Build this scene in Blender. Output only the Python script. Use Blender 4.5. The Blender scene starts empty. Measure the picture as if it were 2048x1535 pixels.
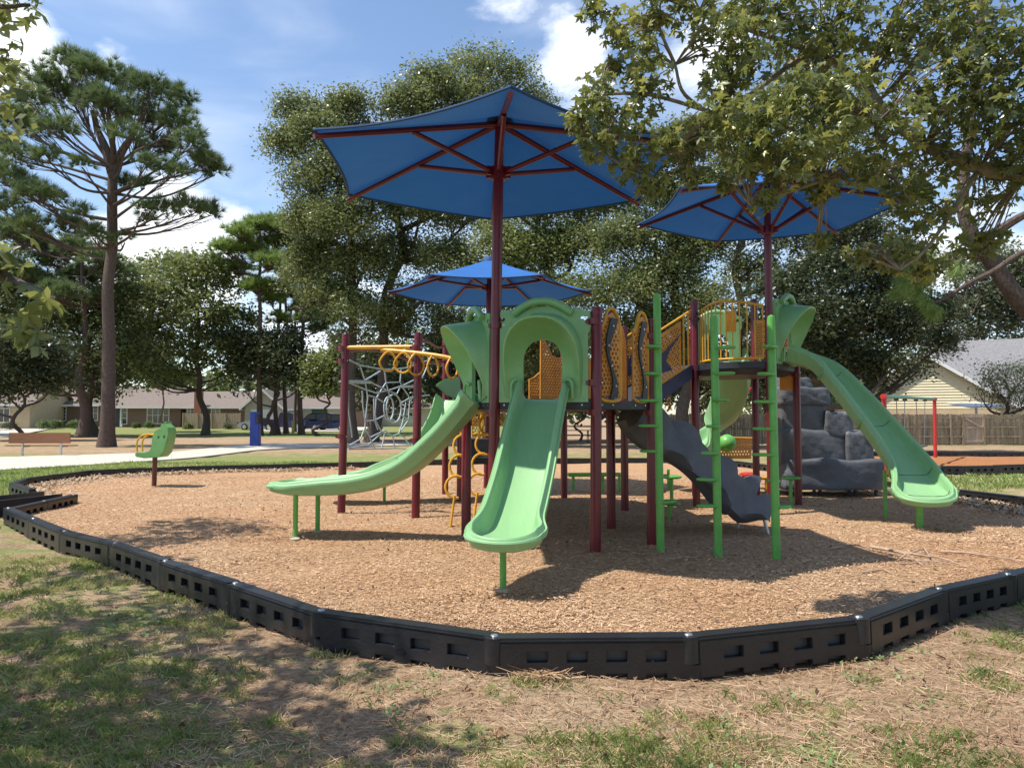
import bpy, bmesh, math, random
import numpy as np
from mathutils import Vector, Matrix
from mathutils.geometry import tessellate_polygon
R = math.radians
rng = np.random.default_rng(7)
random.seed(7)
scene = bpy.context.scene
C = scene.collection

# ---------------------------------------------------------------- camera, sky, sun, exposure
F, HC, PITCH = 1500.0, 1.62, R(2.46)
cam = bpy.data.cameras.new('camera'); camo = bpy.data.objects.new('camera', cam); C.objects.link(camo)
cam.sensor_width = 36; cam.lens = 36 * F / 2048; cam.clip_end = 2000; cam.clip_start = 0.05
camo.location = (0, 0, HC); camo.rotation_euler = (R(90) + PITCH, 0, 0)
scene.camera = camo
SUN = Vector((-0.53, -0.09, 1)).normalized()
sun = bpy.data.lights.new('sun', 'SUN'); sun.energy = 5.0; sun.angle = R(0.55); sun.color = (1, .95, .87)
suno = bpy.data.objects.new('sun', sun); C.objects.link(suno); suno.location = (0, 0, 30)
suno.rotation_euler = SUN.to_track_quat('Z', 'Y').to_euler()
world = bpy.data.worlds.new('World'); scene.world = world; world.use_nodes = True
nt = world.node_tree; nt.nodes.clear()
def wn(t, **k):
    n = nt.nodes.new(t)
    for a, b in k.items(): setattr(n, a, b)
    return n
sky = wn('ShaderNodeTexSky', sky_type='NISHITA', sun_disc=False, sun_elevation=math.asin(SUN.z),
         sun_rotation=math.atan2(SUN.x, SUN.y), air_density=1.0, dust_density=.45, ozone_density=2.2)
bg = wn('ShaderNodeBackground'); bg.inputs[1].default_value = 0.15
wo = wn('ShaderNodeOutputWorld'); tc = wn('ShaderNodeTexCoord')
L = nt.links.new
def pixdir(px, py):
    u, v = (px - 1024) / F, (767.5 - py) / F
    return Vector((u, math.cos(PITCH) - v * math.sin(PITCH), math.sin(PITCH) + v * math.cos(PITCH)))
nz = wn('ShaderNodeTexNoise'); nz.inputs['Scale'].default_value = 6; nz.inputs['Detail'].default_value = 9
nz.inputs['Roughness'].default_value = .6
mp = wn('ShaderNodeMapping'); mp.inputs['Scale'].default_value = (1, 1, 2.2)
L(tc.outputs['Generated'], mp.inputs[0]); L(mp.outputs[0], nz.inputs['Vector'])
acc = None
# single clouds at their directions: direction, angular radius (rad), density
for px, py, rad, amt in [(10, 105, .062, 1.0), (85, 135, .036, .85), (345, 520, .10, 1.15), (430, 480, .06, .9), (200, 560, .07, .7),
                         (1140, 120, .062, 1.0), (1175, 175, .05, .8), (1400, 100, .09, .7), (1020, 20, .05, .5),
                         (230, 130, .03, .5), (1900, 560, .12, .7), (650, 700, .14, .7)]:
    d = pixdir(px, py).normalized()
    dot = wn('ShaderNodeVectorMath', operation='DOT_PRODUCT'); L(tc.outputs['Generated'], dot.inputs[0]); dot.inputs[1].default_value = d
    mr = wn('ShaderNodeMapRange'); mr.inputs[1].default_value = math.cos(rad * 1.25); mr.inputs[2].default_value = 1.0
    mr.inputs[3].default_value = 0; mr.inputs[4].default_value = amt
    L(dot.outputs['Value'], mr.inputs[0])
    if acc is None: acc = mr.outputs[0]
    else:
        a = wn('ShaderNodeMath', operation='MAXIMUM'); L(acc, a.inputs[0]); L(mr.outputs[0], a.inputs[1]); acc = a.outputs[0]
s1 = wn('ShaderNodeMath', operation='MULTIPLY_ADD'); L(acc, s1.inputs[0]); s1.inputs[1].default_value = .55
L(nz.outputs['Fac'], s1.inputs[2])
rp = wn('ShaderNodeMapRange', interpolation_type='SMOOTHSTEP'); rp.inputs[1].default_value = .70; rp.inputs[2].default_value = .98
L(s1.outputs[0], rp.inputs[0])
# thin veil over the upper sky
nz2 = wn('ShaderNodeTexNoise'); nz2.inputs['Scale'].default_value = 2.2; nz2.inputs['Detail'].default_value = 7; nz2.inputs['Distortion'].default_value = .6
mp2 = wn('ShaderNodeMapping'); mp2.inputs['Scale'].default_value = (1, 1, 3.5); L(tc.outputs['Generated'], mp2.inputs[0]); L(mp2.outputs[0], nz2.inputs['Vector'])
rv = wn('ShaderNodeMapRange', interpolation_type='SMOOTHSTEP'); rv.inputs[1].default_value = .42; rv.inputs[2].default_value = .75; rv.inputs[4].default_value = .38
L(nz2.outputs['Fac'], rv.inputs[0])
mx = wn('ShaderNodeMath', operation='MAXIMUM'); L(rp.outputs[0], mx.inputs[0]); L(rv.outputs[0], mx.inputs[1])
mixc = wn('ShaderNodeMix', data_type='RGBA'); L(mx.outputs[0], mixc.inputs[0]); L(sky.outputs[0], mixc.inputs[6])
mixc.inputs[7].default_value = (6.9, 7.2, 7.6, 1)
L(mixc.outputs[2], bg.inputs[0]); L(bg.outputs[0], wo.inputs[0])
scene.view_settings.view_transform = 'Standard'; scene.view_settings.look = 'None'
scene.view_settings.exposure = 0.42; scene.view_settings.gamma = 1; scene.view_settings.use_curve_mapping = False
scene.render.resolution_x = 1024; scene.render.resolution_y = 767
scene.render.engine = 'CYCLES'
scene.cycles.max_bounces = 6; scene.cycles.transparent_max_bounces = 4

# ---------------------------------------------------------------- measuring helpers
def W(px, py, Y):
    "world point seen at a pixel of the photo, at distance Y"
    d = pixdir(px, py); return Vector((0, 0, HC)) + d * (Y / d.y)
def G(px, py, z=0.0):
    "world point on the level z seen at a pixel of the photo"
    d = pixdir(px, py); return Vector((0, 0, HC)) + d * ((z - HC) / d.z)
MZ = 0.08            # level of the mulch
def sstep(a, b, x):
    t = min(1, max(0, (x - a) / (b - a))); return t * t * (3 - 2 * t)
def gz(x, y): return .45 * sstep(62, 92, y) * sstep(12, -4, x)

# ---------------------------------------------------------------- materials
def mat(name, col, rough=.5, var=.0, vscale=3, bump=0, bscale=40, metal=0, spec=.5, col2=None, coat=0, streak=None, trans=0):
    m = bpy.data.materials.new(name); m.use_nodes = True; t = m.node_tree; N = t.nodes; b = N['Principled BSDF']
    b.inputs['Roughness'].default_value = rough; b.inputs['Metallic'].default_value = metal
    b.inputs['Specular IOR Level'].default_value = spec; b.inputs['Coat Weight'].default_value = coat
    b.inputs['Base Color'].default_value = (*col, 1)
    tcn = N.new('ShaderNodeTexCoord')
    vec = tcn.outputs['Object']
    if streak:
        mpn = N.new('ShaderNodeMapping'); mpn.inputs['Scale'].default_value = streak; t.links.new(vec, mpn.inputs[0]); vec = mpn.outputs[0]
    if var or col2:
        n = N.new('ShaderNodeTexNoise'); n.inputs['Scale'].default_value = vscale; n.inputs['Detail'].default_value = 8
        n.inputs['Roughness'].default_value = .65
        t.links.new(vec, n.inputs['Vector'])
        mr = N.new('ShaderNodeMapRange'); mr.inputs[1].default_value = .3; mr.inputs[2].default_value = .7; t.links.new(n.outputs['Fac'], mr.inputs[0])
        mixn = N.new('ShaderNodeMix'); mixn.data_type = 'RGBA'; t.links.new(mr.outputs[0], mixn.inputs[0])
        c2 = col2 or tuple(c * (1 - var) for c in col)
        c1 = col if col2 else tuple(min(1, c * (1 + var * .6)) for c in col)
        mixn.inputs[6].default_value = (*c2, 1); mixn.inputs[7].default_value = (*c1, 1)
        t.links.new(mixn.outputs[2], b.inputs['Base Color'])
        rr = N.new('ShaderNodeMapRange'); rr.inputs[3].default_value = min(1, rough * 1.25); rr.inputs[4].default_value = rough * .85
        t.links.new(n.outputs['Fac'], rr.inputs[0]); t.links.new(rr.outputs[0], b.inputs['Roughness'])
    if bump:
        n2 = N.new('ShaderNodeTexNoise'); n2.inputs['Scale'].default_value = bscale; n2.inputs['Detail'].default_value = 5; t.links.new(vec, n2.inputs['Vector'])
        bp = N.new('ShaderNodeBump'); bp.inputs['Strength'].default_value = bump; bp.inputs['Distance'].default_value = .02
        t.links.new(n2.outputs['Fac'], bp.inputs['Height']); t.links.new(bp.outputs[0], b.inputs['Normal'])
    if trans:
        tr = N.new('ShaderNodeBsdfTranslucent'); tr.inputs[0].default_value = (*[min(1, c * 1.1) for c in col], 1)
        ms = N.new('ShaderNodeMixShader'); ms.inputs[0].default_value = trans; o = N['Material Output']
        t.links.new(b.outputs[0], ms.inputs[1]); t.links.new(tr.outputs[0], ms.inputs[2]); t.links.new(ms.outputs[0], o.inputs[0])
    return m
def leafmat(name, cols, trans=.35, rough=.42, clump=.55, cs=.35, spec=.5):
    "leaves: every leaf its own tint, tints drifting through the crown"
    m = bpy.data.materials.new(name); m.use_nodes = True; t = m.node_tree; N = t.nodes; b = N['Principled BSDF']
    g = N.new('ShaderNodeNewGeometry'); r = N.new('ShaderNodeValToRGB'); r.color_ramp.interpolation = 'LINEAR'
    el = r.color_ramp.elements
    while len(el) < len(cols): el.new(.5)
    for i, (p, c) in enumerate(cols): el[i].position = p; el[i].color = (*c, 1)
    tcn = N.new('ShaderNodeTexCoord'); n = N.new('ShaderNodeTexNoise'); n.inputs['Scale'].default_value = cs; n.inputs['Detail'].default_value = 2
    t.links.new(tcn.outputs['Object'], n.inputs['Vector'])
    nr = N.new('ShaderNodeMapRange'); nr.inputs[1].default_value = .3; nr.inputs[2].default_value = .7; t.links.new(n.outputs['Fac'], nr.inputs[0])
    ma = N.new('ShaderNodeMath'); ma.operation = 'MULTIPLY_ADD'; t.links.new(nr.outputs[0], ma.inputs[0]); ma.inputs[1].default_value = clump
    mb_ = N.new('ShaderNodeMath'); mb_.operation = 'MULTIPLY'; t.links.new(g.outputs['Random Per Island'], mb_.inputs[0]); mb_.inputs[1].default_value = 1 - clump
    t.links.new(mb_.outputs[0], ma.inputs[2]); t.links.new(ma.outputs[0], r.inputs[0]); t.links.new(r.outputs[0], b.inputs['Base Color'])
    b.inputs['Roughness'].default_value = rough; b.inputs['Specular IOR Level'].default_value = spec
    tr = N.new('ShaderNodeBsdfTranslucent'); hs = N.new('ShaderNodeHueSaturation'); hs.inputs['Value'].default_value = 1.7; hs.inputs['Hue'].default_value = .485
    t.links.new(r.outputs[0], hs.inputs['Color']); t.links.new(hs.outputs[0], tr.inputs[0])
    ms = N.new('ShaderNodeMixShader'); ms.inputs[0].default_value = trans
    t.links.new(b.outputs[0], ms.inputs[1]); t.links.new(tr.outputs[0], ms.inputs[2]); t.links.new(ms.outputs[0], N['Material Output'].inputs[0])
    return m
M = dict(
 maroon=mat('maroon_paint', (.135, .006, .013), .30, .25, 4, .03, 60, spec=.55),
 green=mat('green_paint', (.12, .40, .075), .35, .2, 5, .03, 60),
 slide=mat('slide_plastic', (.235, .445, .200), .34, .16, 3.5, .05, 55, col2=(.180, .385, .155)),
 slideY=mat('slide_plastic_scuffed', (.250, .455, .215), .36, .16, 2, .05, 6, col2=(.215, .410, .185), streak=(14, 1.1, 3)),
 slideX=mat('slide_plastic_worn', (.250, .455, .215), .36, .16, 2, .05, 6, col2=(.215, .410, .185), streak=(1.1, 14, 3)),
 yellow=mat('yellow_paint', (.66, .33, .022), .34, .2, 4),
 orange=mat('orange_panel', (.62, .25, .018), .4, .25, 4),
 red=mat('red_paint', (.50, .03, .025), .35, .2, 4),
 teal=mat('teal_paint', (.10, .33, .24), .35, .2, 4),
 deck=mat('deck_coating', (.028, .029, .038), .5, .3, 8, .1, 60),
 navy=mat('navy_coating', (.022, .026, .085), .45, .3, 8),
 plate=mat('dark_plate', (.022, .026, .034), .4, .3, 6),
 blue=mat('shade_fabric', (.022, .120, .375), .75, .14, 1.2, .35, 5, spec=.15, trans=.12),
 hem=mat('fabric_hem', (.02, .06, .16), .8),
 black=mat('black_plastic', (.011, .012, .016), .34, .5, 3, .15, 45, col2=(.022, .0225, .026)),
 inside=mat('pocket_plastic', (.05, .05, .052), .5, .4, 3),
 rock=mat('moulded_rock', (.125, .130, .145), .6, .3, 2.5, .7, 7, col2=(.085, .088, .098)),
 rope=mat('grey_blue_rope', (.45, .52, .55), .6, .3, 30),
 steel=mat('galvanised_steel', (.5, .5, .5), .35, .1, 5, metal=.8),
 bark=mat('bark', (.13, .10, .078), .9, 0, 3, 1.0, 10, col2=(.045, .035, .03), streak=(6, 6, 1.2)),
 pinebark=mat('pine_bark', (.16, .105, .085), .9, 0, 5, 1.0, 12, col2=(.045, .032, .028), streak=(5, 5, 1.6)),
 limb=mat('smooth_limb_bark', (.30, .24, .18), .85, 0, 9, .6, 30, col2=(.12, .09, .065)),
 wood=mat('bench_board', (.30, .125, .055), .6, 0, 3, .3, 25, col2=(.19, .075, .035), streak=(1, 8, 8)),
 fence=mat('fence_board', (.40, .32, .215), .85, 0, 2.2, .4, 20, col2=(.14, .11, .075), streak=(3, 3, .35)),
 fence2=mat('pale_fence_board', (.42, .33, .25), .85, .3, 2, .3, 20, streak=(4, 4, .5)),
 brick=mat('brown_brick', (.20, .13, .10), .85, .35, 14, .3, 30),
 brickred=mat('red_brick', (.34, .13, .085), .85, .3, 14, .3, 30),
 cream=mat('cream_siding', (.80, .72, .48), .6, .06, 3),
 render_=mat('pale_render', (.52, .49, .42), .8, .12, 3),
 beige=mat('beige_siding', (.55, .43, .27), .7, .1, 3),
 shingle=mat('grey_shingle', (.21, .205, .21), .9, .3, 7, .5, 20),
 shinglebr=mat('brown_shingle', (.19, .15, .125), .9, .3, 7, .5, 20),
 white=mat('white_paint', (.78, .78, .76), .5, .06, 3),
 glass=mat('window_glass', (.03, .035, .045), .08, spec=.8),
 garage=mat('green_door', (.05, .11, .08), .5, .1),
 concrete=mat('concrete', (.50, .46, .385), .85, .16, 2.2, .25, 60),
 bluebox=mat('blue_paint', (.008, .035, .25), .35, .3, 3),
 carnavy=mat('car_navy', (.015, .022, .06), .2, coat=.6), carpurple=mat('car_dark_plum', (.03, .022, .065), .2, coat=.6),
 carsilver=mat('car_silver', (.30, .31, .33), .3, metal=.5), carblack=mat('car_black', (.012, .012, .014), .2, coat=.6),
 tyre=mat('tyre_rubber', (.012, .012, .012), .8), rim=mat('rim_metal', (.55, .55, .57), .3, metal=.7),
 lampred=mat('red_lens', (.35, .01, .01), .2),
 twig=mat('dry_twig', (.42, .29, .20), .85, .35, 12),
 leafbrown=mat('dry_leaf', (.34, .19, .10), .7, .3, 9, trans=.2),
 seat=mat('green_seat_plastic', (.17, .40, .13), .42, .15, 4),
)
M['blue'].node_tree.nodes['Principled BSDF'].inputs['Sheen Weight'].default_value = .15
M['blue'].node_tree.nodes['Principled BSDF'].inputs['Sheen Tint'].default_value = (.5, .75, 1, 1)
OAK = leafmat('oak_leaves', [(.12, (.055, .078, .034)), (.45, (.12, .152, .056)), (.75, (.205, .232, .085)), (1, (.30, .305, .125))], .34, .38, cs=.7, spec=.5)
OAK2 = leafmat('olive_leaves', [(.12, (.07, .095, .034)), (.5, (.15, .19, .06)), (1, (.27, .29, .10))], .35, .42, cs=.7)
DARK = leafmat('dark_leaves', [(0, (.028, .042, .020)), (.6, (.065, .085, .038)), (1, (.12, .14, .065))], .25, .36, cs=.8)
GREY = leafmat('grey_leaves', [(0, (.07, .09, .055)), (.6, (.13, .155, .085)), (1, (.20, .21, .10))], .3, .5)
PINE = leafmat('pine_needles', [(0, (.065, .10, .045)), (.6, (.12, .175, .065)), (1, (.20, .26, .095))], .25, .5)
PINE2 = leafmat('bright_pine_needles', [(0, (.11, .17, .045)), (.6, (.19, .28, .07)), (1, (.28, .37, .11))], .3, .5)
GUM = leafmat('star_leaves', [(0, (.050, .068, .022)), (.40, (.115, .140, .040)), (.80, (.215, .235, .068)), (.95, (.37, .36, .08)), (1, (.38, .25, .07))], .36, .30, .30, .8, .7)
SHRUB = leafmat('shrub_leaves', [(0, (.05, .09, .03)), (1, (.16, .22, .07))], .3, .5)
GRASS = leafmat('grass_blades', [(0, (.09, .13, .035)), (.4, (.18, .23, .06)), (.75, (.31, .32, .11)), (1, (.46, .39, .20))], .3, .5, .9, 1.1)
STRAW = leafmat('pine_straw', [(0, (.22, .12, .065)), (.5, (.44, .28, .16)), (.85, (.58, .42, .26)), (1, (.68, .55, .38))], .1, .7, .4, 1.0)
CHIP = leafmat('mulch_chips', [(0, (.25, .142, .078)), (.35, (.45, .275, .152)), (.75, (.58, .395, .235)), (1, (.74, .57, .39))], .05, .75, .35, .5)

# ---------------------------------------------------------------- object helpers
ROOT = {}
def tag(o, label=None, cat=None, group=None, kind=None):
    if label: o['label'] = label
    if cat: o['category'] = cat
    if group: o['group'] = group
    if kind: o['kind'] = kind
    return o
def thing(name, label, cat, loc=(0, 0, 0), group=None, rz=0):
    o = bpy.data.objects.new(name, None); C.objects.link(o); o.location = loc; o.rotation_euler = (0, 0, rz)
    o.empty_display_size = .2
    ROOT[o.name] = Vector(loc)
    return tag(o, label, cat, group)
def root_of(p):
    while p.parent: p = p.parent
    return ROOT.get(p.name, Vector((0, 0, 0)))
class MB:
    def __init__(s): s.v = []; s.f = []
    def add(s, vs, fs):
        o = len(s.v); s.v += [tuple(v) for v in vs]; s.f += [tuple(i + o for i in f) for f in fs]; return s
    def box(s, lo, hi):
        (a, b, c), (d, e, f) = lo, hi
        return s.add([(a, b, c), (d, b, c), (d, e, c), (a, e, c), (a, b, f), (d, b, f), (d, e, f), (a, e, f)],
                     [(0, 3, 2, 1), (4, 5, 6, 7), (0, 1, 5, 4), (1, 2, 6, 5), (2, 3, 7, 6), (3, 0, 4, 7)])
    def bar(s, a, b, w, h, up=(0, 0, 1)):
        a, b = Vector(a), Vector(b); t = (b - a).normalized(); u = Vector(up)
        if abs(t.dot(u)) > .95: u = Vector((0, 1, 0))
        x = t.cross(u).normalized(); y = x.cross(t).normalized()
        vs = [p + x * (w / 2 * i) + y * (h / 2 * j) for p in (a, b) for i, j in ((-1, -1), (1, -1), (1, 1), (-1, 1))]
        return s.add(vs, [(0, 1, 2, 3), (7, 6, 5, 4), (0, 4, 5, 1), (1, 5, 6, 2), (2, 6, 7, 3), (3, 7, 4, 0)])
    def tube(s, pts, r, seg=10, closed=False, caps=True):
        P = [Vector(p) for p in pts]; n = len(P)
        rs = r if isinstance(r, (list, tuple)) else [r] * n
        rings = []; prev = None
        for i in range(n):
            if closed: t = P[(i + 1) % n] - P[i - 1]
            else: t = P[min(i + 1, n - 1)] - P[max(i - 1, 0)]
            t = t.normalized() if t.length > 1e-9 else Vector((0, 0, 1))
            if prev is None:
                u = Vector((0, 0, 1)) if abs(t.z) < .9 else Vector((1, 0, 0))
                x = t.cross(u).normalized()
            else:
                x = (prev - t * prev.dot(t)); x = x.normalized() if x.length > 1e-6 else t.orthogonal().normalized()
            prev = x; y = t.cross(x)
            rings.append([P[i] + (x * math.cos(2 * math.pi * k / seg) + y * math.sin(2 * math.pi * k / seg)) * rs[i] for k in range(seg)])
        vs = [v for rg in rings for v in rg]; fs = []
        m = n if closed else n - 1
        for i in range(m):
            j = (i + 1) % n
            for k in range(seg):
                k2 = (k + 1) % seg
                fs.append((i * seg + k, i * seg + k2, j * seg + k2, j * seg + k))
        if caps and not closed: fs += [tuple(range(seg - 1, -1, -1)), tuple((n - 1) * seg + k for k in range(seg))]
        return s.add(vs, fs)
    def plate(s, outline, holes, thick, fn):
        "flat plate with real holes; fn maps (u, v, depth) to a point"
        loops = [[Vector((u, v, 0)) for u, v in outline]] + [[Vector((u, v, 0)) for u, v in h] for h in holes]
        flat = [p for l in loops for p in l]; tris = tessellate_polygon(loops); n = len(flat)
        vs = [fn(p.x, p.y, -thick / 2) for p in flat] + [fn(p.x, p.y, thick / 2) for p in flat]
        fs = [tuple(t) for t in tris] + [tuple(i + n for i in reversed(t)) for t in tris]
        o = 0
        for l in loops:
            m = len(l)
            for k in range(m): a, b = o + k, o + (k + 1) % m; fs.append((a, b, b + n, a + n))
            o += m
        return s.add(vs, fs)
    def disc(s, c, rx, ry, h, seg=16, rot=0, edge=.25):
        "round-edged horizontal pad"
        vs = []; prof = [(0, -h / 2), (1 - edge, -h / 2), (1, -h / 6), (1, h / 6), (1 - edge, h / 2), (0, h / 2)]
        fs = []; cr, sr = math.cos(rot), math.sin(rot)
        for f, z in prof:
            for k in range(seg):
                a = 2 * math.pi * k / seg; x, y = rx * f * math.cos(a), ry * f * math.sin(a)
                vs.append((c[0] + x * cr - y * sr, c[1] + x * sr + y * cr, c[2] + z))
        for i in range(len(prof) - 1):
            for k in range(seg):
                k2 = (k + 1) % seg; fs.append((i * seg + k, i * seg + k2, (i + 1) * seg + k2, (i + 1) * seg + k))
        return s.add(vs, fs)
    def mesh(s, name, off=Vector((0, 0, 0)), smooth=False, bevel=0, fix=True):
        me = bpy.data.meshes.new(name)
        me.from_pydata([(x - off.x, y - off.y, z - off.z) for x, y, z in s.v], [], s.f)
        if fix or bevel:
            b = bmesh.new(); b.from_mesh(me)
            bmesh.ops.remove_doubles(b, verts=b.verts, dist=1e-5)
            bmesh.ops.recalc_face_normals(b, faces=b.faces)
            if bevel:
                bmesh.ops.bevel(b, geom=[e for e in b.edges if len(e.link_faces) == 2 and e.calc_face_angle(0) > .6], offset=bevel, segments=2, affect='EDGES', clamp_overlap=True)
            b.to_mesh(me); b.free()
        if smooth:
            me.polygons.foreach_set('use_smooth', [True] * len(me.polygons))
            if smooth != 'all': me.set_sharp_from_angle(angle=R(38))
        me.update(); return me
    def build(s, name, m, parent=None, smooth=True, bevel=0, fix=True):
        off = root_of(parent) if parent else Vector((0, 0, 0))
        o = bpy.data.objects.new(name, s.mesh(name, off, smooth, bevel, fix)); o.data.materials.append(m); C.objects.link(o)
        if parent: o.parent = parent
        return o
def np_obj(name, V, k, m, parent=None, smooth=False):
    "V: (n, k, 3) separate polygons of k corners"
    V = np.asarray(V, dtype=np.float32); n = V.shape[0]
    if parent is not None: V = V - np.array(root_of(parent), dtype=np.float32)
    me = bpy.data.meshes.new(name); me.vertices.add(n * k); me.vertices.foreach_set('co', V.reshape(-1))
    me.loops.add(n * k); me.loops.foreach_set('vertex_index', np.arange(n * k, dtype=np.int32))
    me.polygons.add(n); me.polygons.foreach_set('loop_start', np.arange(n, dtype=np.int32) * k)
    me.update(calc_edges=True); me.materials.append(m)
    o = bpy.data.objects.new(name, me); C.objects.link(o)
    if parent is not None: o.parent = parent
    return o
def copy_tree(o, parent=None):
    c = o.copy(); C.objects.link(c)
    if parent: c.parent = parent; c.matrix_parent_inverse = o.matrix_parent_inverse
    for ch in list(o.children): copy_tree(ch, c)
    return c
def smoothpath(pts, n=6):
    P = [Vector(p) for p in pts]; P = [P[0] * 2 - P[1]] + P + [P[-1] * 2 - P[-2]]; out = []
    for i in range(1, len(P) - 2):
        for k in range(n):
            t = k / n; a, b, c, d = P[i - 1], P[i], P[i + 1], P[i + 2]
            out.append(.5 * ((2 * b) + (c - a) * t + (2 * a - 5 * b + 4 * c - d) * t * t + (3 * b - a - 3 * c + d) * t ** 3))
    out.append(P[-2]); return out
def frame(a, b, z0=0):
    "panel frame between two plan points: u along a-b (metres), v up, depth to the outside"
    a, b = Vector((a[0], a[1], z0)), Vector((b[0], b[1], z0)); d = (b - a); n = d.length; d.normalize(); nrm = Vector((d.y, -d.x, 0))
    return n, (lambda u, v, w=0: a + d * u + Vector((0, 0, v)) + nrm * w)
# ---------------------------------------------------------------- ground
def groundmat():
    m = bpy.data.materials.new('ground_soil'); m.use_nodes = True; t = m.node_tree; N = t.nodes; b = N['Principled BSDF']
    b.inputs['Roughness'].default_value = .95; b.inputs['Specular IOR Level'].default_value = .15
    tcn = N.new('ShaderNodeTexCoord'); at = N.new('ShaderNodeAttribute'); at.attribute_name = 'grass'
    def noise(s, d=6, r=.6):
        n = N.new('ShaderNodeTexNoise'); n.inputs['Scale'].default_value = s; n.inputs['Detail'].default_value = d; n.inputs['Roughness'].default_value = r
        t.links.new(tcn.outputs['Object'], n.inputs['Vector']); return n.outputs['Fac']
    def mr(x, a, b_, c=0, d=1):
        n = N.new('ShaderNodeMapRange'); n.inputs[1].default_value = a; n.inputs[2].default_value = b_; n.inputs[3].default_value = c; n.inputs[4].default_value = d
        t.links.new(x, n.inputs[0]); return n.outputs[0]
    def mix(f, a, b_):
        n = N.new('ShaderNodeMix'); n.data_type = 'RGBA'; t.links.new(f, n.inputs[0])
        for i, x in ((6, a), (7, b_)):
            if isinstance(x, tuple): n.inputs[i].default_value = (*x, 1)
            else: t.links.new(x, n.inputs[i])
        return n.outputs[2]
    big, mid, fine = noise(.35, 4), noise(2.3, 6), noise(26, 9, .75)
    soil = mix(mr(mid, .35, .65), (.36, .24, .145), (.54, .40, .26))
    soil = mix(mr(big, .5, .68), soil, (.54, .44, .30))
    soil = mix(mr(fine, .35, .65), mix(mr(mid, .3, .7), (.15, .09, .05), (.24, .15, .085)), soil)
    gr = mix(mr(fine, .35, .65), (.11, .135, .045), (.27, .28, .10))
    gr = mix(mr(mid, .5, .8), gr, (.28, .27, .10))
    ma = N.new('ShaderNodeMath'); ma.operation = 'ADD'; t.links.new(at.outputs['Fac'], ma.inputs[0]); t.links.new(mr(noise(1.7, 8, .72), .3, .7, -.38, .38), ma.inputs[1])
    t.links.new(mix(mr(ma.outputs[0], .42, .62), soil, gr), b.inputs['Base Color'])
    bp = N.new('ShaderNodeBump'); bp.inputs['Strength'].default_value = .9; bp.inputs['Distance'].default_value = .03
    t.links.new(fine, bp.inputs['Height']); t.links.new(bp.outputs[0], b.inputs['Normal']); return m
def gzone(x, y):
    if y < 7.5:
        g = .30 + .28 * sstep(-.6, -3.0, x) * .8 + .20 * sstep(4.3, 3.6, y) + .25 * sstep(3.2, 4.6, x)
        return g
    if y > 57 and x < 4: return 1.0 * sstep(56.5, 58.5, y) + .3 * (1 - sstep(56.5, 58.5, y))
    if x < -2 and 13 < y < 30: return .85
    if x > 7.5 and y < 22: return .5
    if y < 34: return .55
    if 38 < y < 44: return .45
    return .22
def axis(fine, lo, hi):
    a = list(np.arange(lo, hi, fine)); s = fine
    while a[-1] < 420: s *= 1.09; a.append(a[-1] + s)
    s = fine
    while a[0] > -420: s *= 1.09; a.insert(0, a[0] - s)
    return np.array(a)
xs, ys = axis(.3, -13, 13), axis(.3, -1, 26); ys = ys[ys > -60]
nx, ny = len(xs), len(ys); XX, YY = np.meshgrid(xs, ys)
def lump(x, y): return .012 * np.sin(x * 2.3 + 1.3 * np.sin(y * 1.7)) + .012 * np.sin(y * 3.1 + 1.9 * np.sin(x * 1.1))
ZZ = np.vectorize(gz)(XX, YY) + np.where((YY < 40) & (abs(XX) < 30), lump(XX, YY), 0) - .012
gv = np.stack([XX, YY, ZZ], -1).reshape(-1, 3)
gi = np.arange(nx * ny).reshape(ny, nx)
gf = np.stack([gi[:-1, :-1], gi[:-1, 1:], gi[1:, 1:], gi[1:, :-1]], -1).reshape(-1, 4)
me = bpy.data.meshes.new('ground'); me.from_pydata(gv.tolist(), [], gf.tolist())
ga = me.attributes.new('grass', 'FLOAT', 'POINT'); ga.data.foreach_set('value', [gzone(x, y) for x, y, _ in gv.tolist()])
me.polygons.foreach_set('use_smooth', [True] * len(me.polygons))
me.materials.append(groundmat()); ground = bpy.data.objects.new('ground', me); C.objects.link(ground)
tag(ground, 'bare soil and thin grass strewn with pine straw around the play area', kind='structure')

# border line of the play area: joints measured on the photograph (top outer edge)
TZ = .25
def T(px, py): p = G(px, py, TZ); return (p.x, p.y)
front = [T(7, 1016), T(120, 1062), T(219, 1087), T(321, 1123), T(460, 1168), T(639, 1226), T(1000, 1274), T(1400, 1272),
         T(1744, 1237), T(1899, 1179), T(2034, 1149)]
right = [(5.35, 7.2), (6.35, 8.1), (7.3, 9.2), (8.1, 10.4), (8.6, 11.6), (8.75, 12.9), (8.5, 14.2), (8.05, 15.6), (7.7, 17.0), (7.5, 18.5), (7.35, 20), (7.2, 21.5), (6.9, 23), (6.2, 24.6)]
back = [(4.9, 24.9), (3.5, 24.9), (2.1, 24.8), (.8, 24.6), (-.6, 24.3), (-2.0, 23.9), (-3.4, 23.3), (-4.8, 22.6), T(572, 927), T(478, 929), T(384, 931), T(280, 935), T(176, 940),
        T(108, 948), T(44, 956), T(18, 966), T(58, 980)]
ring = front + right + back
allpts = ring
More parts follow.
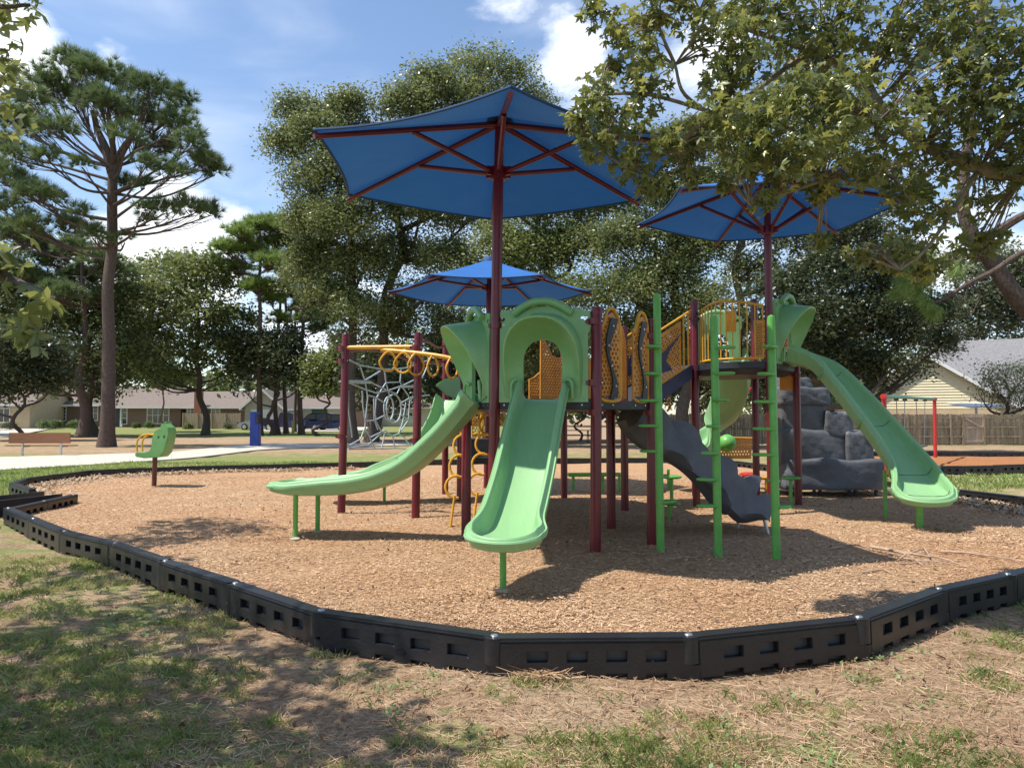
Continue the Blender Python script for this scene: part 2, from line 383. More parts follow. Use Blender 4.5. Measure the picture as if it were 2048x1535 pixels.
# mulch sheet with gentle relief
def inpoly(x, y, P):
    c = False; j = len(P) - 1
    for i in range(len(P)):
        if (P[i][1] > y) != (P[j][1] > y) and x < (P[j][0] - P[i][0]) * (y - P[i][1]) / (P[j][1] - P[i][1]) + P[i][0]: c = not c
        j = i
    return c
def mulchmat(name, warm=0):
    m = bpy.data.materials.new(name); m.use_nodes = True; t = m.node_tree; N = t.nodes; b = N['Principled BSDF']
    b.inputs['Roughness'].default_value = .95; b.inputs['Specular IOR Level'].default_value = .15
    tcn = N.new('ShaderNodeTexCoord'); mpn = N.new('ShaderNodeMapping'); mpn.inputs['Scale'].default_value = (1, 1.6, 1); t.links.new(tcn.outputs['Object'], mpn.inputs[0])
    n0 = N.new('ShaderNodeTexNoise'); n0.inputs['Scale'].default_value = .45; n0.inputs['Detail'].default_value = 5; t.links.new(tcn.outputs['Object'], n0.inputs['Vector'])
    n1 = N.new('ShaderNodeTexNoise'); n1.inputs['Scale'].default_value = 18; n1.inputs['Detail'].default_value = 10; n1.inputs['Roughness'].default_value = .8; n1.inputs['Distortion'].default_value = .8
    t.links.new(mpn.outputs[0], n1.inputs['Vector'])
    r = N.new('ShaderNodeValToRGB'); el = r.color_ramp.elements; el[0].position = .36; el[1].position = .66; el.new(.5)
    cs = [(.17, .10, .055), (.44, .285, .165), (.68, .52, .35)]
    if warm: cs = [(.15, .06, .024), (.36, .165, .070), (.55, .32, .17)]
    for e, c in zip(el, cs): e.color = (*c, 1)
    t.links.new(n1.outputs['Fac'], r.inputs[0])
    mi = N.new('ShaderNodeMix'); mi.data_type = 'RGBA'; mi.blend_type = 'MULTIPLY'; mi.inputs[0].default_value = 1
    r2 = N.new('ShaderNodeValToRGB'); e2 = r2.color_ramp.elements; e2[0].position = .38; e2[1].position = .64; e2[0].color = (1, .88, .78, 1); e2[1].color = (1, .98, .96, 1)
    t.links.new(n0.outputs['Fac'], r2.inputs[0]); t.links.new(r.outputs[0], mi.inputs[6]); t.links.new(r2.outputs[0], mi.inputs[7]); t.links.new(mi.outputs[2], b.inputs['Base Color'])
    bp = N.new('ShaderNodeBump'); bp.inputs['Strength'].default_value = 1; bp.inputs['Distance'].default_value = .03; t.links.new(n1.outputs['Fac'], bp.inputs['Height']); t.links.new(bp.outputs[0], b.inputs['Normal'])
    return m
def sheet(name, P, z, m, step=.35, amp=1.0):
    xs_ = np.arange(min(p[0] for p in P), max(p[0] for p in P), step); ys_ = np.arange(min(p[1] for p in P), max(p[1] for p in P), step)
    b = bmesh.new(); vs = [b.verts.new((x, y, 0)) for x, y in P]; b.faces.new(vs)
    for k in xs_[1:]: bmesh.ops.bisect_plane(b, geom=b.verts[:] + b.edges[:] + b.faces[:], plane_co=(k, 0, 0), plane_no=(1, 0, 0))
    for k in ys_[1:]: bmesh.ops.bisect_plane(b, geom=b.verts[:] + b.edges[:] + b.faces[:], plane_co=(0, k, 0), plane_no=(0, 1, 0))
    for v in b.verts: v.co.z = z + amp * float(lump(v.co.x * 1.3 + 5, v.co.y * 1.2))
    bmesh.ops.recalc_face_normals(b, faces=b.faces)
    me = bpy.data.meshes.new(name); b.to_mesh(me); b.free(); me.polygons.foreach_set('use_smooth', [True] * len(me.polygons)); me.materials.append(m)
    if me.polygons and me.polygons[0].normal.z < 0: me.flip_normals()
    o = bpy.data.objects.new(name, me); C.objects.link(o); return o
MULCH = mulchmat('wood_mulch'); MULCH2 = mulchmat('red_wood_mulch', 1)
cen_ = Vector((0, 13))
ring_in = [tuple(Vector(p) + (cen_ - Vector(p)).normalized() * .085) for p in ring]
tag(sheet('mulch', ring_in, MZ, MULCH, .4), 'tan wood mulch filling the bordered play area', kind='structure')
P2 = [(9.3, 20.6), (12.5, 20.8), (16, 21.8), (19.5, 23.5), (21, 26), (20, 28.5), (16, 29.3), (12, 28.8), (9.5, 27), (8.6, 24)]
tag(sheet('mulch', P2, MZ, MULCH2, .6), 'reddish mulch under the red swing set at the right', kind='structure')

# concrete footpath, and the shaded asphalt lane in front of the fence
near = [(-500, 985), (-200, 960), (0, 942), (180, 931), (370, 918), (450, 909), (505, 902), (560, 898), (690, 894), (850, 890), (1000, 888)]
far = [(1000, 883), (850, 884), (690, 887), (560, 888), (500, 889), (420, 897), (340, 905), (250, 908), (120, 912), (0, 915), (-200, 919), (-500, 925)]
mb = MB(); n_ = len(near); A = [G(*p) for p in near]; B = [G(*p) for p in reversed(far)]
A = smoothpath(A, 4); L1 = len(A)
def resample(P, n):
    P = [Vector(p) for p in P]; d = [0]
    for i in range(1, len(P)): d.append(d[-1] + (P[i] - P[i - 1]).length)
    out = []
    for k in range(n):
        t = d[-1] * k / (n - 1); i = max(j for j in range(len(d)) if d[j] <= t + 1e-9); i = min(i, len(P) - 2)
        out.append(P[i].lerp(P[i + 1], (t - d[i]) / max(1e-6, d[i + 1] - d[i])))
    return out
A = resample(A, 40); B = resample(smoothpath(B, 4), 40)

# slabs with open joints, the whole walk one object of the setting, every slab a piece of it
base = MB()
base.add([(p.x, p.y, -.05) for p in A] + [(p.x, p.y, -.05) for p in B] + [(p.x, p.y, .012) for p in A] + [(p.x, p.y, .012) for p in B],
         [(80 + i, 81 + i, 121 + i, 120 + i) for i in range(39)] + [(i, i + 1, 81 + i, 80 + i) for i in range(39)] + [(41 + i, 40 + i, 120 + i, 121 + i) for i in range(39)])
walk = base.build('path', mat('joint_grit', (.16, .13, .10), .95), smooth=False)
tag(walk, 'pale concrete footpath curving behind the play area', kind='structure'); ROOT['path'] = Vector((0, 0, 0))
for i in range(39):
    q = [A[i], A[i + 1], B[i + 1], B[i]]; c = sum(q, Vector()) / 4
    if (q[0] - q[1]).length < .05: continue
    q = [c + (p - c) * (1 - .03 / max(.4, (p - c).length)) for p in q]; m_ = MB()
    m_.add([(p.x, p.y, .0) for p in q] + [(p.x, p.y, .045) for p in q], [(4, 5, 6, 7), (0, 1, 5, 4), (1, 2, 6, 5), (2, 3, 7, 6), (3, 0, 4, 7)])
    m_.build('slab', M['concrete'], walk, smooth=False)
dr = MB(); dv = [(-37, 52), (-40, 60), (-49, 80), (-62, 84), (-62, 60), (-52, 50)]
dr.add([(x, y, gz(x, y) + .03) for x, y in dv], [tuple(range(6))])
tag(dr.build('driveway', M['concrete'], smooth=False), 'pale concrete driveway at the far left', kind='structure')
dr = MB(); dv = [(-25.5, 73), (-17, 72), (-15, 73), (-15, 84), (-25.5, 84)]
dr.add([(x, y, gz(x, y) + .05) for x, y in dv], [tuple(range(5))])
tag(dr.build('driveway', M['concrete'], smooth=False), 'sunlit concrete driveway under the parked cars', kind='structure')

# ---------------------------------------------------------------- border timbers
def timber_parts():
    holes = [[(x, .105), (x + .13, .105), (x + .13, .175), (x, .175)] for x in (.17, .42, .67, .92)]
    out = [(0, .0)]
    for x in (.17, .42, .67, .92): out += [(x, 0), (x, .035), (x + .13, .035), (x + .13, 0)]
    out += [(1.22, 0), (1.22, .225), (0, .225)]
    skin, skin2 = MB(), MB()
    skin.plate(out, holes, .05, lambda u, v, w: Vector((u, -.04 + w, v)))
    skin2.plate(out, holes, .05, lambda u, v, w: Vector((u, .04 + w, v)))
    top = MB(); top.box((-.035, -.068, .2255), (1.215, .068, .255))
    core = MB(); core.box((.01, -.0148, .002), (1.21, .0148, .224))
    kn = MB()
    kn.tube([(1.225, 0, -.02), (1.225, 0, .085)], .072, 16); kn2 = MB(); kn2.tube([(-.035, 0, .09), (-.035, 0, .254)], .0685, 16)
    bolt = MB(); bolt.tube([(-.035, 0, .2545), (-.035, 0, .262)], [.026, .021], 12)
    return (skin.mesh('skin', bevel=.004), skin2.mesh('skin', bevel=.004), top.mesh('cap', smooth=True, bevel=.014), core.mesh('core'), kn.mesh('joint', smooth=True), kn2.mesh('joint', smooth=True), bolt.mesh('bolt', smooth=True))
TPARTS = timber_parts()
for me_, m_ in zip(TPARTS, ('black', 'black', 'black', 'inside', 'black', 'black', 'steel')): me_.materials.append(M[m_])
def timber(a, b, label, group='black plastic border timbers round the play area', z=0, far=False):
    a, b = Vector((a[0], a[1], 0)), Vector((b[0], b[1], 0)); d = b - a; ln = d.length; ang = math.atan2(d.y, d.x)
    nrm = Vector((-d.y, d.x, 0)).normalized() * .068
    t = thing('border_timber', label, 'border timber', (a.x + nrm.x, a.y + nrm.y, z + random.uniform(-.012, .004)), group, ang)
    t.scale = (ln / 1.26, 1, 1); t.rotation_euler = (random.uniform(-.03, .03), random.uniform(-.006, .006), ang)
    for me_, nm in zip(TPARTS, ('outer_wall', 'inner_wall', 'cap', 'core', 'lower_knuckle', 'upper_knuckle', 'bolt')):
        if far and nm == 'bolt': continue
        o = bpy.data.objects.new(nm, me_); C.objects.link(o); o.parent = t
    return t
flab = ['leftmost near border timber, beside the entry ramp', 'border timber second from the entry ramp along the near edge', 'border timber third from the entry ramp along the near edge',
        'border timber in dappled shade at the left, fourth from the ramp', 'border timber in tree shade, fifth from the ramp', 'dark border timber sixth from the ramp, over green weeds',
        'dark border timber just left of the sunlit front pair', 'black border timber with a bright upper edge and raised emblem before the centre slide',
        'front border timber square to the viewer, lowest in the picture', 'border timber just right of the square front one, in shade', 'border timber curving away at the right, over leaf shadow', 'last near border timber before the right picture edge']
segs = []
for i in range(len(front) - 1):
    a, b = front[i], front[i + 1]; ln = math.dist(a, b); k = max(1, round(ln / 1.3))
    for j in range(k): segs.append(((a[0] + (b[0] - a[0]) * j / k, a[1] + (b[1] - a[1]) * j / k), (a[0] + (b[0] - a[0]) * (j + 1) / k, a[1] + (b[1] - a[1]) * (j + 1) / k)))
near_timbers = [timber(a, b, flab[min(i, 11)]) for i, (a, b) in enumerate(segs)]
emb_host = None
for t_ in near_timbers:
    if 'emblem' in t_['label']: emb_host = t_
for k_, t_ in enumerate(near_timbers):      # the one that ends at the square front timber carries the emblem
    pass
for i in range(len(right) - 1):
    timber(right[i], right[i + 1], ['right side timber first round the right picture edge', 'right side timber second round the right picture edge', 'right side timber third round the right picture edge', 'right side timber level with the front slide', 'right side timber level with the step poles', 'right side timber nearest the long slide exit', 'right side timber just behind the long slide exit', 'right side timber beside the grass patch behind the long slide', 'right side timber behind the long slide, near its leg', 'right side timber between the long slide and the swings', 'right side timber behind the rock wall edge', 'right side timber behind the rock wall', 'last right side timber before the far corner'][min(i, 12)],
           'right side border timbers', far=True)
timber(front[-1], right[0], 'border timber at the right picture edge')
timber(right[-1], back[0], 'border timber on the far edge of the mulch', 'far side border timbers', far=True)
SEEN = []
def back_label(a, b):
    x = (a[0] + b[0]) / 2; y = (a[1] + b[1]) / 2; px = 1024 + x / y * F
    for lim, t in ((70, 'at the far left bend, below the bench'), (150, 'far left, below the right end of the bench'), (260, 'far left, below the tallest pine trunk'), (330, 'just behind the spinner seat post'), (430, 'right of the spinner seat, before the footpath turf'),
                   (520, 'in front of the blue pedestal'), (640, 'left of the outer rope net post'), (740, 'behind the rope net'), (830, 'behind the second net post'), (900, 'behind the long left slide'), (980, 'behind the centre post'), (1060, 'behind the front slide'), (1160, 'behind the front corner post'),
                   (1240, 'under the entry panels'), (1330, 'behind the left step pole'), (1500, 'behind the rock slope')):
        if px < lim: return 'far border timber ' + t + (', its farther neighbour' if t in SEEN and not SEEN.append(t) else '' if SEEN.append(t) is None else '')
    return 'far border timber behind the rock wall'
for i in range(len(back) - 2):
    timber(back[i], back[i + 1], back_label(back[i], back[i + 1]), 'far side border timbers' if i < 9 else 'far left border timbers', far=True)
timber(back[-2], back[-1], 'short border timber at the far left corner, beside the ramp', far=True)
p_ = T(7, 1016); q_ = T(137, 988); m_ = ((p_[0] + q_[0]) / 2, (p_[1] + q_[1]) / 2)
timber(m_, p_, 'border timber along the ramp side, joined to the near left corner'); timber(q_, m_, 'free-ended border timber along the ramp side, standing in the mulch')
ORD = 'first second third fourth fifth sixth seventh eighth ninth tenth eleventh twelfth'.split()
for i in range(len(P2)):
    a, b = P2[i], P2[(i + 1) % len(P2)]; k = max(1, round(math.dist(a, b) / 1.25))
    for j in range(k):
        timber((a[0] + (b[0] - a[0]) * j / k, a[1] + (b[1] - a[1]) * j / k), (a[0] + (b[0] - a[0]) * (j + 1) / k, a[1] + (b[1] - a[1]) * (j + 1) / k),
               ['border timber on the near edge of the reddish swing area', 'border timber at the near right of the reddish swing area', 'border timber on the far side of the reddish swing area', 'border timber on the left side of the reddish swing area'][(0, 0, 0, 1, 1, 2, 2, 2, 3, 3)[i]].replace('border timber', ORD[min(11, j + sum(max(1, round(math.dist(P2[q], P2[(q + 1) % len(P2)]) / 1.25)) for q in range(i) if (0, 0, 0, 1, 1, 2, 2, 2, 3, 3)[q] == (0, 0, 0, 1, 1, 2, 2, 2, 3, 3)[i]))] + (' from the left' if i < 3 else ' counted anticlockwise') + ', border timber'), 'border timbers round the swing area', far=True)
# small moulded emblem on the timber in front of the slide
em = MB()
for k in range(9):
    a = math.pi * k / 8; em.box((.02 * math.cos(a) * 1.6 - .002, -.0685, .055 + .014 * math.sin(a)), (.02 * math.cos(a) * 1.6 + .002, -.0645, .059 + .016 * math.sin(a) + .006))
for z_ in (.038, .046, .054): em.box((-.034, -.0685, z_), (.034, -.0645, z_ + .0035))
host = min(near_timbers, key=lambda t: (t.location.xy - Vector(T(639, 1226))).length)
o_ = bpy.data.objects.new('emblem', em.mesh('emblem')); o_.data.materials.append(M['black']); C.objects.link(o_); o_.parent = host; o_.location = (.60, 0, .018)

# entry ramp at the left gap
rp_ = thing('entry_ramp', 'black plastic entry ramp with raised sides at the left edge of the mulch', 'ramp', (-8.4, 12.6, 0))
a0, a1, b0, b1 = Vector((-8.55, 13.75, 0)), Vector((-9.5, 11.2, 0)), Vector((-7.98, 13.35, 0)), Vector((-8.75, 10.7, 0))
for s0, s1 in ((a0, a1), (b0, b1)):
    m_ = MB(); d = (s1 - s0).normalized(); n = Vector((-d.y, d.x, 0)) * .04
    q = [s0 - n, s0 + n, s1 + n, s1 - n]; zt = [.25, .25, .27, .27]
    m_.add([(p.x, p.y, 0) for p in q] + [(p.x, p.y, z) for p, z in zip(q, zt)], [(0, 1, 2, 3), (7, 6, 5, 4), (0, 4, 5, 1), (1, 5, 6, 2), (2, 6, 7, 3), (3, 7, 4, 0)])
    m_.build('side_rail', M['black'], rp_, bevel=.01)
m_ = MB(); m_.add([(*(a0.xy), .06), (*(b0.xy), .06), (*(b1.xy), .16), (*(a1.xy), .16), (*(a0.xy), .0), (*(b0.xy), .0), (*(b1.xy), 0), (*(a1.xy), 0)],
                  [(0, 1, 2, 3), (0, 4, 5, 1), (1, 5, 6, 2), (2, 6, 7, 3), (3, 7, 4, 0)]); m_.build('ramp_deck', M['deck'], rp_, smooth=False)
# ---------------------------------------------------------------- the play structure
PB = dict(A=(-2.70, 11.93), B=(-1.48, 11.58), C=(-.60, 9.87), E=(.94, 8.54), F=(1.70, 9.18), G=(1.36, 10.35), H=(1.87, 12.5), I=(3.16, 12.92),
          K=(4.99, 13.14), L=(4.57, 14.09), M=(-1.33, 14.99), N=(-.95, 13.76), P=(.98, 14.17), Q=(3.5, 14.4))
D0, J0, O0 = (-.23, 8.76), (4.13, 12.0), (-.55, 16.24)
play = thing('play_structure', 'large play structure of maroon posts, green slides and yellow panels on the mulch', 'playground', (1.5, 11, 0))
def zat(py, Y): return W(1024, py, Y).z
tops = dict(A=zat(670, 11.9), B=zat(668, 11.6), C=1.86, E=zat(617, 8.54), F=zat(641, 9.18), G=zat(622, 10.35), H=zat(655, 12.5), I=zat(601, 12.9),
            K=zat(610, 13.1), L=zat(600, 14.1), M=zat(680, 15), N=zat(713, 13.8), P=zat(694, 14.2), Q=zat(610, 14.4))
def post(p, z, parent, m='maroon', r=.0635, lean=(0, 0), name='post'):
    o = MB().tube([(p[0], p[1], -.05), (p[0] + lean[0], p[1] + lean[1], z - .02), (p[0] + lean[0], p[1] + lean[1], z)], [r, r, r * .92], 20).build(name, M[m], parent)
    cp = MB().tube([(p[0] + lean[0], p[1] + lean[1], z - .07), (p[0] + lean[0], p[1] + lean[1], z - .03), (p[0] + lean[0], p[1] + lean[1], z + .012), (p[0] + lean[0], p[1] + lean[1], z + .02)], [r * 1.06, r * 1.08, r * .98, r * .6], 20)
    cp.build('cap', M[m], o); return o
for k in PB:
    ln = {'A': (.05, 0), 'B': (.03, 0), 'E': (.03, 0), 'F': (.02, 0), 'N': (.02, 0)}.get(k, (0, 0))
    o = post(PB[k], tops[k], play, lean=ln)
DZ, UZ = 1.80, 2.50
def clamp(p, z, r=.0635):
    c = MB().tube([(p[0], p[1], z - .035), (p[0], p[1], z + .035)], r + .010, 20); c.bar((p[0] - r - .035, p[1] - .01, z), (p[0] + r + .035, p[1] - .01, z), .03, .05)
    o = c.build('clamp', M['maroon'], play); MB().tube([(p[0] + r + .02, p[1] - .05, z), (p[0] + r + .02, p[1] + .02, z)], .010, 8).build('bolt', M['steel'], o)
for k, zs in dict(A=(2.70, 2.50, 1.30), B=(2.68, 1.25), E=(1.66, 2.70, 2.0), F=(1.66, 2.6), G=(1.66,), H=(1.66, 2.6), I=(2.34, 3.3), K=(2.34,), L=(2.34,), C=(1.66,), N=(1.66, 2.5), M=(2.4,)).items():
    for z in zs: clamp(PB[k], z)
for z in (1.66, 2.68): clamp((D0[0] + .03 * (z - 1), D0[1]), z)
def deckpoly(P, z, name='deck', th=.07):
    m_ = MB(); n = len(P)
    m_.add([(x, y, z) for x, y in P] + [(x, y, z - th) for x, y in P], [tuple(range(n)), tuple(range(2 * n - 1, n - 1, -1))] + [(i, (i + 1) % n, (i + 1) % n + n, i + n) for i in range(n)])
    d = m_.build(name, M['deck'], play, smooth=False, bevel=.006)
    b_ = MB()
    for i in range(n):      # bolts in the fascia
        a, b = Vector((*P[i], 0)), Vector((*P[(i + 1) % n], 0)); ln = (b - a).length; dr_ = (b - a).normalized(); nr = Vector((dr_.y, -dr_.x, 0))
        for t in (.12, .3, .7, .88):
            if ln < .4: continue
            c = a + (b - a) * t; b_.tube([Vector((c.x, c.y, z - th * .5)) - nr * .012, Vector((c.x, c.y, z - th * .5)) + nr * .012], .010, 8)
    b_.build('bolt', M['steel'], d)['kind'] = 'stuff'
    return d
deckpoly([D0, PB['E'], PB['F'], PB['G'], PB['C']], DZ, th=.10)
deckpoly([(PB['G'][0] + .01, PB['G'][1] + .01), PB['F'], (2.05, 11.2), PB['H']], DZ - .004, th=.095)
deckpoly([PB['C'], (PB['G'][0] - .03, PB['G'][1] + .02), (PB['H'][0] - .02, PB['H'][1]), PB['P'], PB['N']], DZ - .008, th=.09)
def arcpts(a, b, bulge, n=14):
    a, b = Vector((*a, 0)), Vector((*b, 0)); d = b - a; nr = Vector((d.y, -d.x, 0)).normalized()
    return [a + d * (k / n) + nr * bulge * math.sin(math.pi * k / n) for k in range(n + 1)]
balc = arcpts(PB['I'], J0, .34)
deckpoly([(p.x, p.y) for p in balc] + [PB['K'], PB['L'], PB['Q']], UZ, 'upper_deck', th=.11)
skirt = MB()
for dz, ins in ((-.11, .0), ):
    P = [Vector((p.x, p.y, UZ - .115)) for p in balc] + [Vector((*PB['K'], UZ - .115)), Vector((*PB['L'], UZ - .115)), Vector((*PB['Q'], UZ - .115))]
    c = sum(P, Vector()) / len(P); lo = [c + (p - c) * .8 + Vector((0, 0, -.09)) for p in P]; n = len(P)
    skirt.add(P + lo, [(i, (i + 1) % n, (i + 1) % n + n, i + n) for i in range(n)] + [tuple(range(n, 2 * n))])
skirt.build('deck_skirt', M['deck'], play)

# ---- slides
def sweep_slide(name, pts, label=None, sm='slideY', hw=.235, wh=.17, flare=.06, legs=(), spoon=True, seams=()):
    P = smoothpath(pts, 8); n = len(P); st = []
    def prof_(w, h): return [(0, 0), (.55 * w, 0), (.82 * w, .012), (w - .012, .30 * h), (w, .75 * h), (w + .008, h - .006), (w + .022, h + .012), (w + .040, h + .014), (w + .054, h - .004), (w + .060, h - .028),
                (w + .070, h - .036), (w + .086, h - .030), (w + .095, h - .052), (w + .086, h - .085), (w + .062, .25 * h), (w + .03, -.035), (.8 * w, -.060), (.4 * w, -.068), (0, -.068)]
    for i in range(n):
        t = (P[min(i + 1, n - 1)] - P[max(i - 1, 0)]).normalized(); b = t.cross(Vector((0, 0, 1))).normalized(); u = b.cross(t).normalized()
        f = i / (n - 1); fl = flare * math.exp(-((f - .90) / .09) ** 2) + flare * .4 * sstep(.8, 1, f)
        h = wh * (1 - .40 * sstep(.72, 1, f)) * (1 + .25 * (1 - sstep(0, .12, f)))
        st.append((P[i], b, u, hw + fl, h, 1, 0))
    vs, fs = [], []
    for p, b, u, w, h, q, rise in st:
        half = prof_(w, h)
        loop = half + [(-x, y) for x, y in reversed(half[1:-1])]
        vs += [p + b * x + u * y for x, y in loop]
    m = len(loop)
    for i in range(len(st) - 1):
        for k in range(m):
            k2 = (k + 1) % m; fs.append((i * m + k, i * m + k2, (i + 1) * m + k2, (i + 1) * m + k))
    fs += [tuple(range(m))]
    o_b = len(vs); p, b, u, w, h, _, _ = st[-1]; t = (P[-1] - P[-2]).normalized(); hn = len(half); K = 20
    for k in range(K + 1):      # the rounded exit lip: the same section carried round the end
        a = math.pi * k / K; dr = b * math.cos(a) + t * math.sin(a) * .72; dip = 1 - .42 * math.sin(a)
        vs += [p + dr * x + u * (y * dip if y > 0 else y) for x, y in half]
    for k in range(K):
        for j in range(hn - 1): a_, c_ = o_b + k * hn + j, o_b + (k + 1) * hn + j; fs.append((a_, a_ + 1, c_ + 1, c_))
    o = MB().add(vs, fs).build(name, M[sm], play)
    if label: o['label'] = label
    for sidx in seams:      # section joints: raised flanges wrapped round the underside and a dark seam in the bed
        i = int(sidx * (n - 1)); p, b, u, w, h, _, _ = st[i]
        MB().tube([p + b * x + u * y for x, y in [(w + .10, h - .03), (w + .085, .2 * h), (w + .04, -.05), (0, -.078), (-w - .04, -.05), (-w - .085, .2 * h), (-w - .10, h - .03)]], .016, 8).build('flange', M['slide'], o)
        MB().tube([p + b * x + u * y for x, y in [(-w + .002, .7 * h), (-w + .02, .3 * h), (-.8 * w, .013), (-.4 * w, .001), (.4 * w, .001), (.8 * w, .013), (w - .02, .3 * h), (w - .002, .7 * h)]], .0035, 6).build('seam', M['plate'], o)
    for x, y, z, r in legs: MB().tube([(x, y, -.05), (x, y, z)], r, 12).build('leg', M['green'], o)
    return o
front_bed = [(.345, 8.66, 1.815), (.33, 8.50, 1.76), (.225, 8.0, 1.36), (.12, 7.5, .94), (.03, 7.08, .66), (-.03, 6.78, .555), (-.075, 6.55, .535)]
sweep_slide('slide', front_bed, 'straight green slide coming towards the viewer, its worn pale exit over the mulch', hw=.225, wh=.19, flare=.045, legs=[(-.08, 6.75, .50, .03)])
left_bed = [(-.42, 9.34, 1.80), (-.56, 9.37, 1.66), (-.9, 9.42, 1.28), (-1.25, 9.49, .97), (-1.6, 9.56, .80), (-1.95, 9.63, .715), (-2.3, 9.7, .68), (-2.68, 9.78, .67), (-2.92, 9.84, .69)]
sweep_slide('slide', left_bed, 'curved green slide running out to the left', sm='slideX', hw=.235, wh=.15, flare=.03, legs=[(-2.75, 9.59, .63, .032), (-2.60, 10.10, .63, .032)])
rb = [W(1578, 719, 12.75), W(1638, 738, 12.5), W(1690, 788, 12.15), W(1740, 845, 11.75), W(1790, 905, 11.3), W(1824, 950, 10.9), W(1843, 983, 10.5), W(1852, 998, 10.2)]
sweep_slide('slide', rb, 'long curved green slide from the high deck at the right', hw=.25, wh=.19, flare=.05, legs=[(5.59, 10.35, .42, .045), (5.67, 11.46, .80, .03)], seams=(.2, .46, .72, .93))
bb = [W(1455, 722, 14.4), W(1462, 750, 14.9), W(1462, 800, 15.5), W(1440, 850, 16.0), W(1405, 893, 16.0), W(1360, 918, 15.6)]
sweep_slide('slide', bb, 'green slide turning down behind the high deck', hw=.27, wh=.22, flare=.03, legs=[(3.3, 15.9, .5, .03)])
bl = [W(908, 800, 14.1), W(890, 842, 13.9), W(862, 886, 13.7), W(826, 918, 13.6), W(780, 940, 13.5), W(728, 957, 13.4), W(672, 960, 13.4)]
sweep_slide('slide', bl, 'green slide mostly hidden behind the curved left slide', hw=.25, wh=.17, flare=.03, legs=[(-2.3, 14.2 - .62, .62, .028)])
lp = MB()   # pale upturned guard at the top of the hidden slide
g0 = W(868, 770, 13.2); g1 = W(888, 757, 13.3); g2 = W(914, 753, 13.5); g3 = W(916, 800, 13.5); g4 = W(893, 792, 13.3)
th_ = Vector((.1, .45, .02))
lp.add([g0, g1, g2, g3, g4] + [g + th_ for g in (g0, g1, g2, g3, g4)], [(0, 1, 2, 3, 4), (9, 8, 7, 6, 5)] + [(i, (i + 1) % 5, (i + 1) % 5 + 5, i + 5) for i in range(5)])
lp.build('slide_guard', M['slide'], play, bevel=.03)

# ---- slide hoods
def arch(c, hw, v0, spring, top, K=16, e=.85):
    pts = [(c - hw, v0 + (spring - v0) * k / 4) for k in range(4)]
    for k in range(K + 1):
        a = math.pi * (1 - k / K); cs, sn = math.cos(a), math.sin(a)
        pts.append((c + hw * math.copysign(abs(cs) ** e, cs), spring + (top - spring) * sn ** e))
    return pts + [(c + hw, spring - (spring - v0) * k / 4) for k in range(1, 5)]
def hood(a, b, z, label=None):
    n, fn = frame(a, b, z); c = n / 2; root = MB()
    op = arch(c, .225, .0, .42, .70); ring1 = arch(c, .245, .0, .43, .72)
    body = [(.07, -.02), (n - .07, -.02), (n - .07, .76), (n - .045, .80), (n - .045, 1.02), (n - .2, 1.055), (c + .26, 1.065), (c + .18, 1.085), (c - .18, 1.085), (c - .26, 1.065), (.2, 1.055), (.045, 1.02), (.045, .80), (.07, .76)]
    base_arch = arch(c, .435, .02, .40, .985)
    def oval(x, y): return [(x + .045 * math.cos(k * math.pi / 5), y + .028 * math.sin(k * math.pi / 5)) for k in range(10)]
    full = [(.07, -.02), (c - .24, -.02)] + list(op) + [(c + .24, -.02), (n - .07, -.02)] + body[2:]
    m_ = MB(); m_.plate(full, [oval(.115, .945), oval(n - .115, .945)], .045, fn)
    p = m_.build('slide_hood', M['slide'], play, bevel=.012)
    if label: p['label'] = label
    def wv(v): return .035 + .46 * max(0, (v - .05) / .9) ** 1.35
    rim = arch(c, .425, .03, .36, .905)
    rows = [[fn(x, v, .024) for x, v in arch(c, .232, .0, .42, .705)],
            [fn(c + (x - c) * .80, v * .88 + .0, .03 + wv(v) * .22) for x, v in rim],
            [fn(c + (x - c) * .92, v * .97, wv(v) * .72) for x, v in rim],
            [fn(x, v, wv(v)) for x, v in rim],
            [fn(c + (x - c) * 1.03, v + .022, wv(v) + .004) for x, v in rim],
            [fn(c + (x - c) * 1.055, v + .035, wv(v) - .025) for x, v in rim],
            [fn(c + (x - c) * 1.06, v * 1.03 + .035, wv(v) * .6 ) for x, v in rim],
            [fn(x, v * 1.0 + .012, .02) for x, v in arch(c, .47, .0, .42, 1.0)]]
    K = len(rim); vs = [q for r_ in rows for q in r_]
    fs = [(i * K + k, i * K + k + 1, (i + 1) * K + k + 1, (i + 1) * K + k) for i in range(len(rows) - 1) for k in range(K - 1)]
    MB().add(vs, fs).build('visor', M['slide'], p)
    hp = smoothpath([fn(c - .34, 1.00, .05), fn(c - .24, 1.07, .06), fn(c - .12, 1.125, .07), fn(c, 1.14, .07), fn(c + .12, 1.125, .07), fn(c + .24, 1.07, .06), fn(c + .34, 1.00, .05)], 5)
    MB().tube(hp, .046, 12).build('handle', M['slide'], p)
    for sx in (-1, 1): MB().tube(smoothpath([fn(c + sx * .235, .22, .05), fn(c + sx * .30, .24, .08), fn(c + sx * .345, .19, .09), fn(c + sx * .35, .02, .08)], 4), .020, 8).build('grab_rim', M['slide'], p)
    return p
hood(D0, PB['E'], DZ, 'green arched hood over the front slide, with a handle loop on top')
hood(PB['C'], D0, DZ, 'green hood of the left slide seen side-on')
hood((4.25, 12.15), (4.99, 13.1), UZ, 'green hood of the long right slide, jutting to the right')
hood((4.45, 14.3), (3.45, 14.55), UZ, 'green hood facing away behind the high railing')

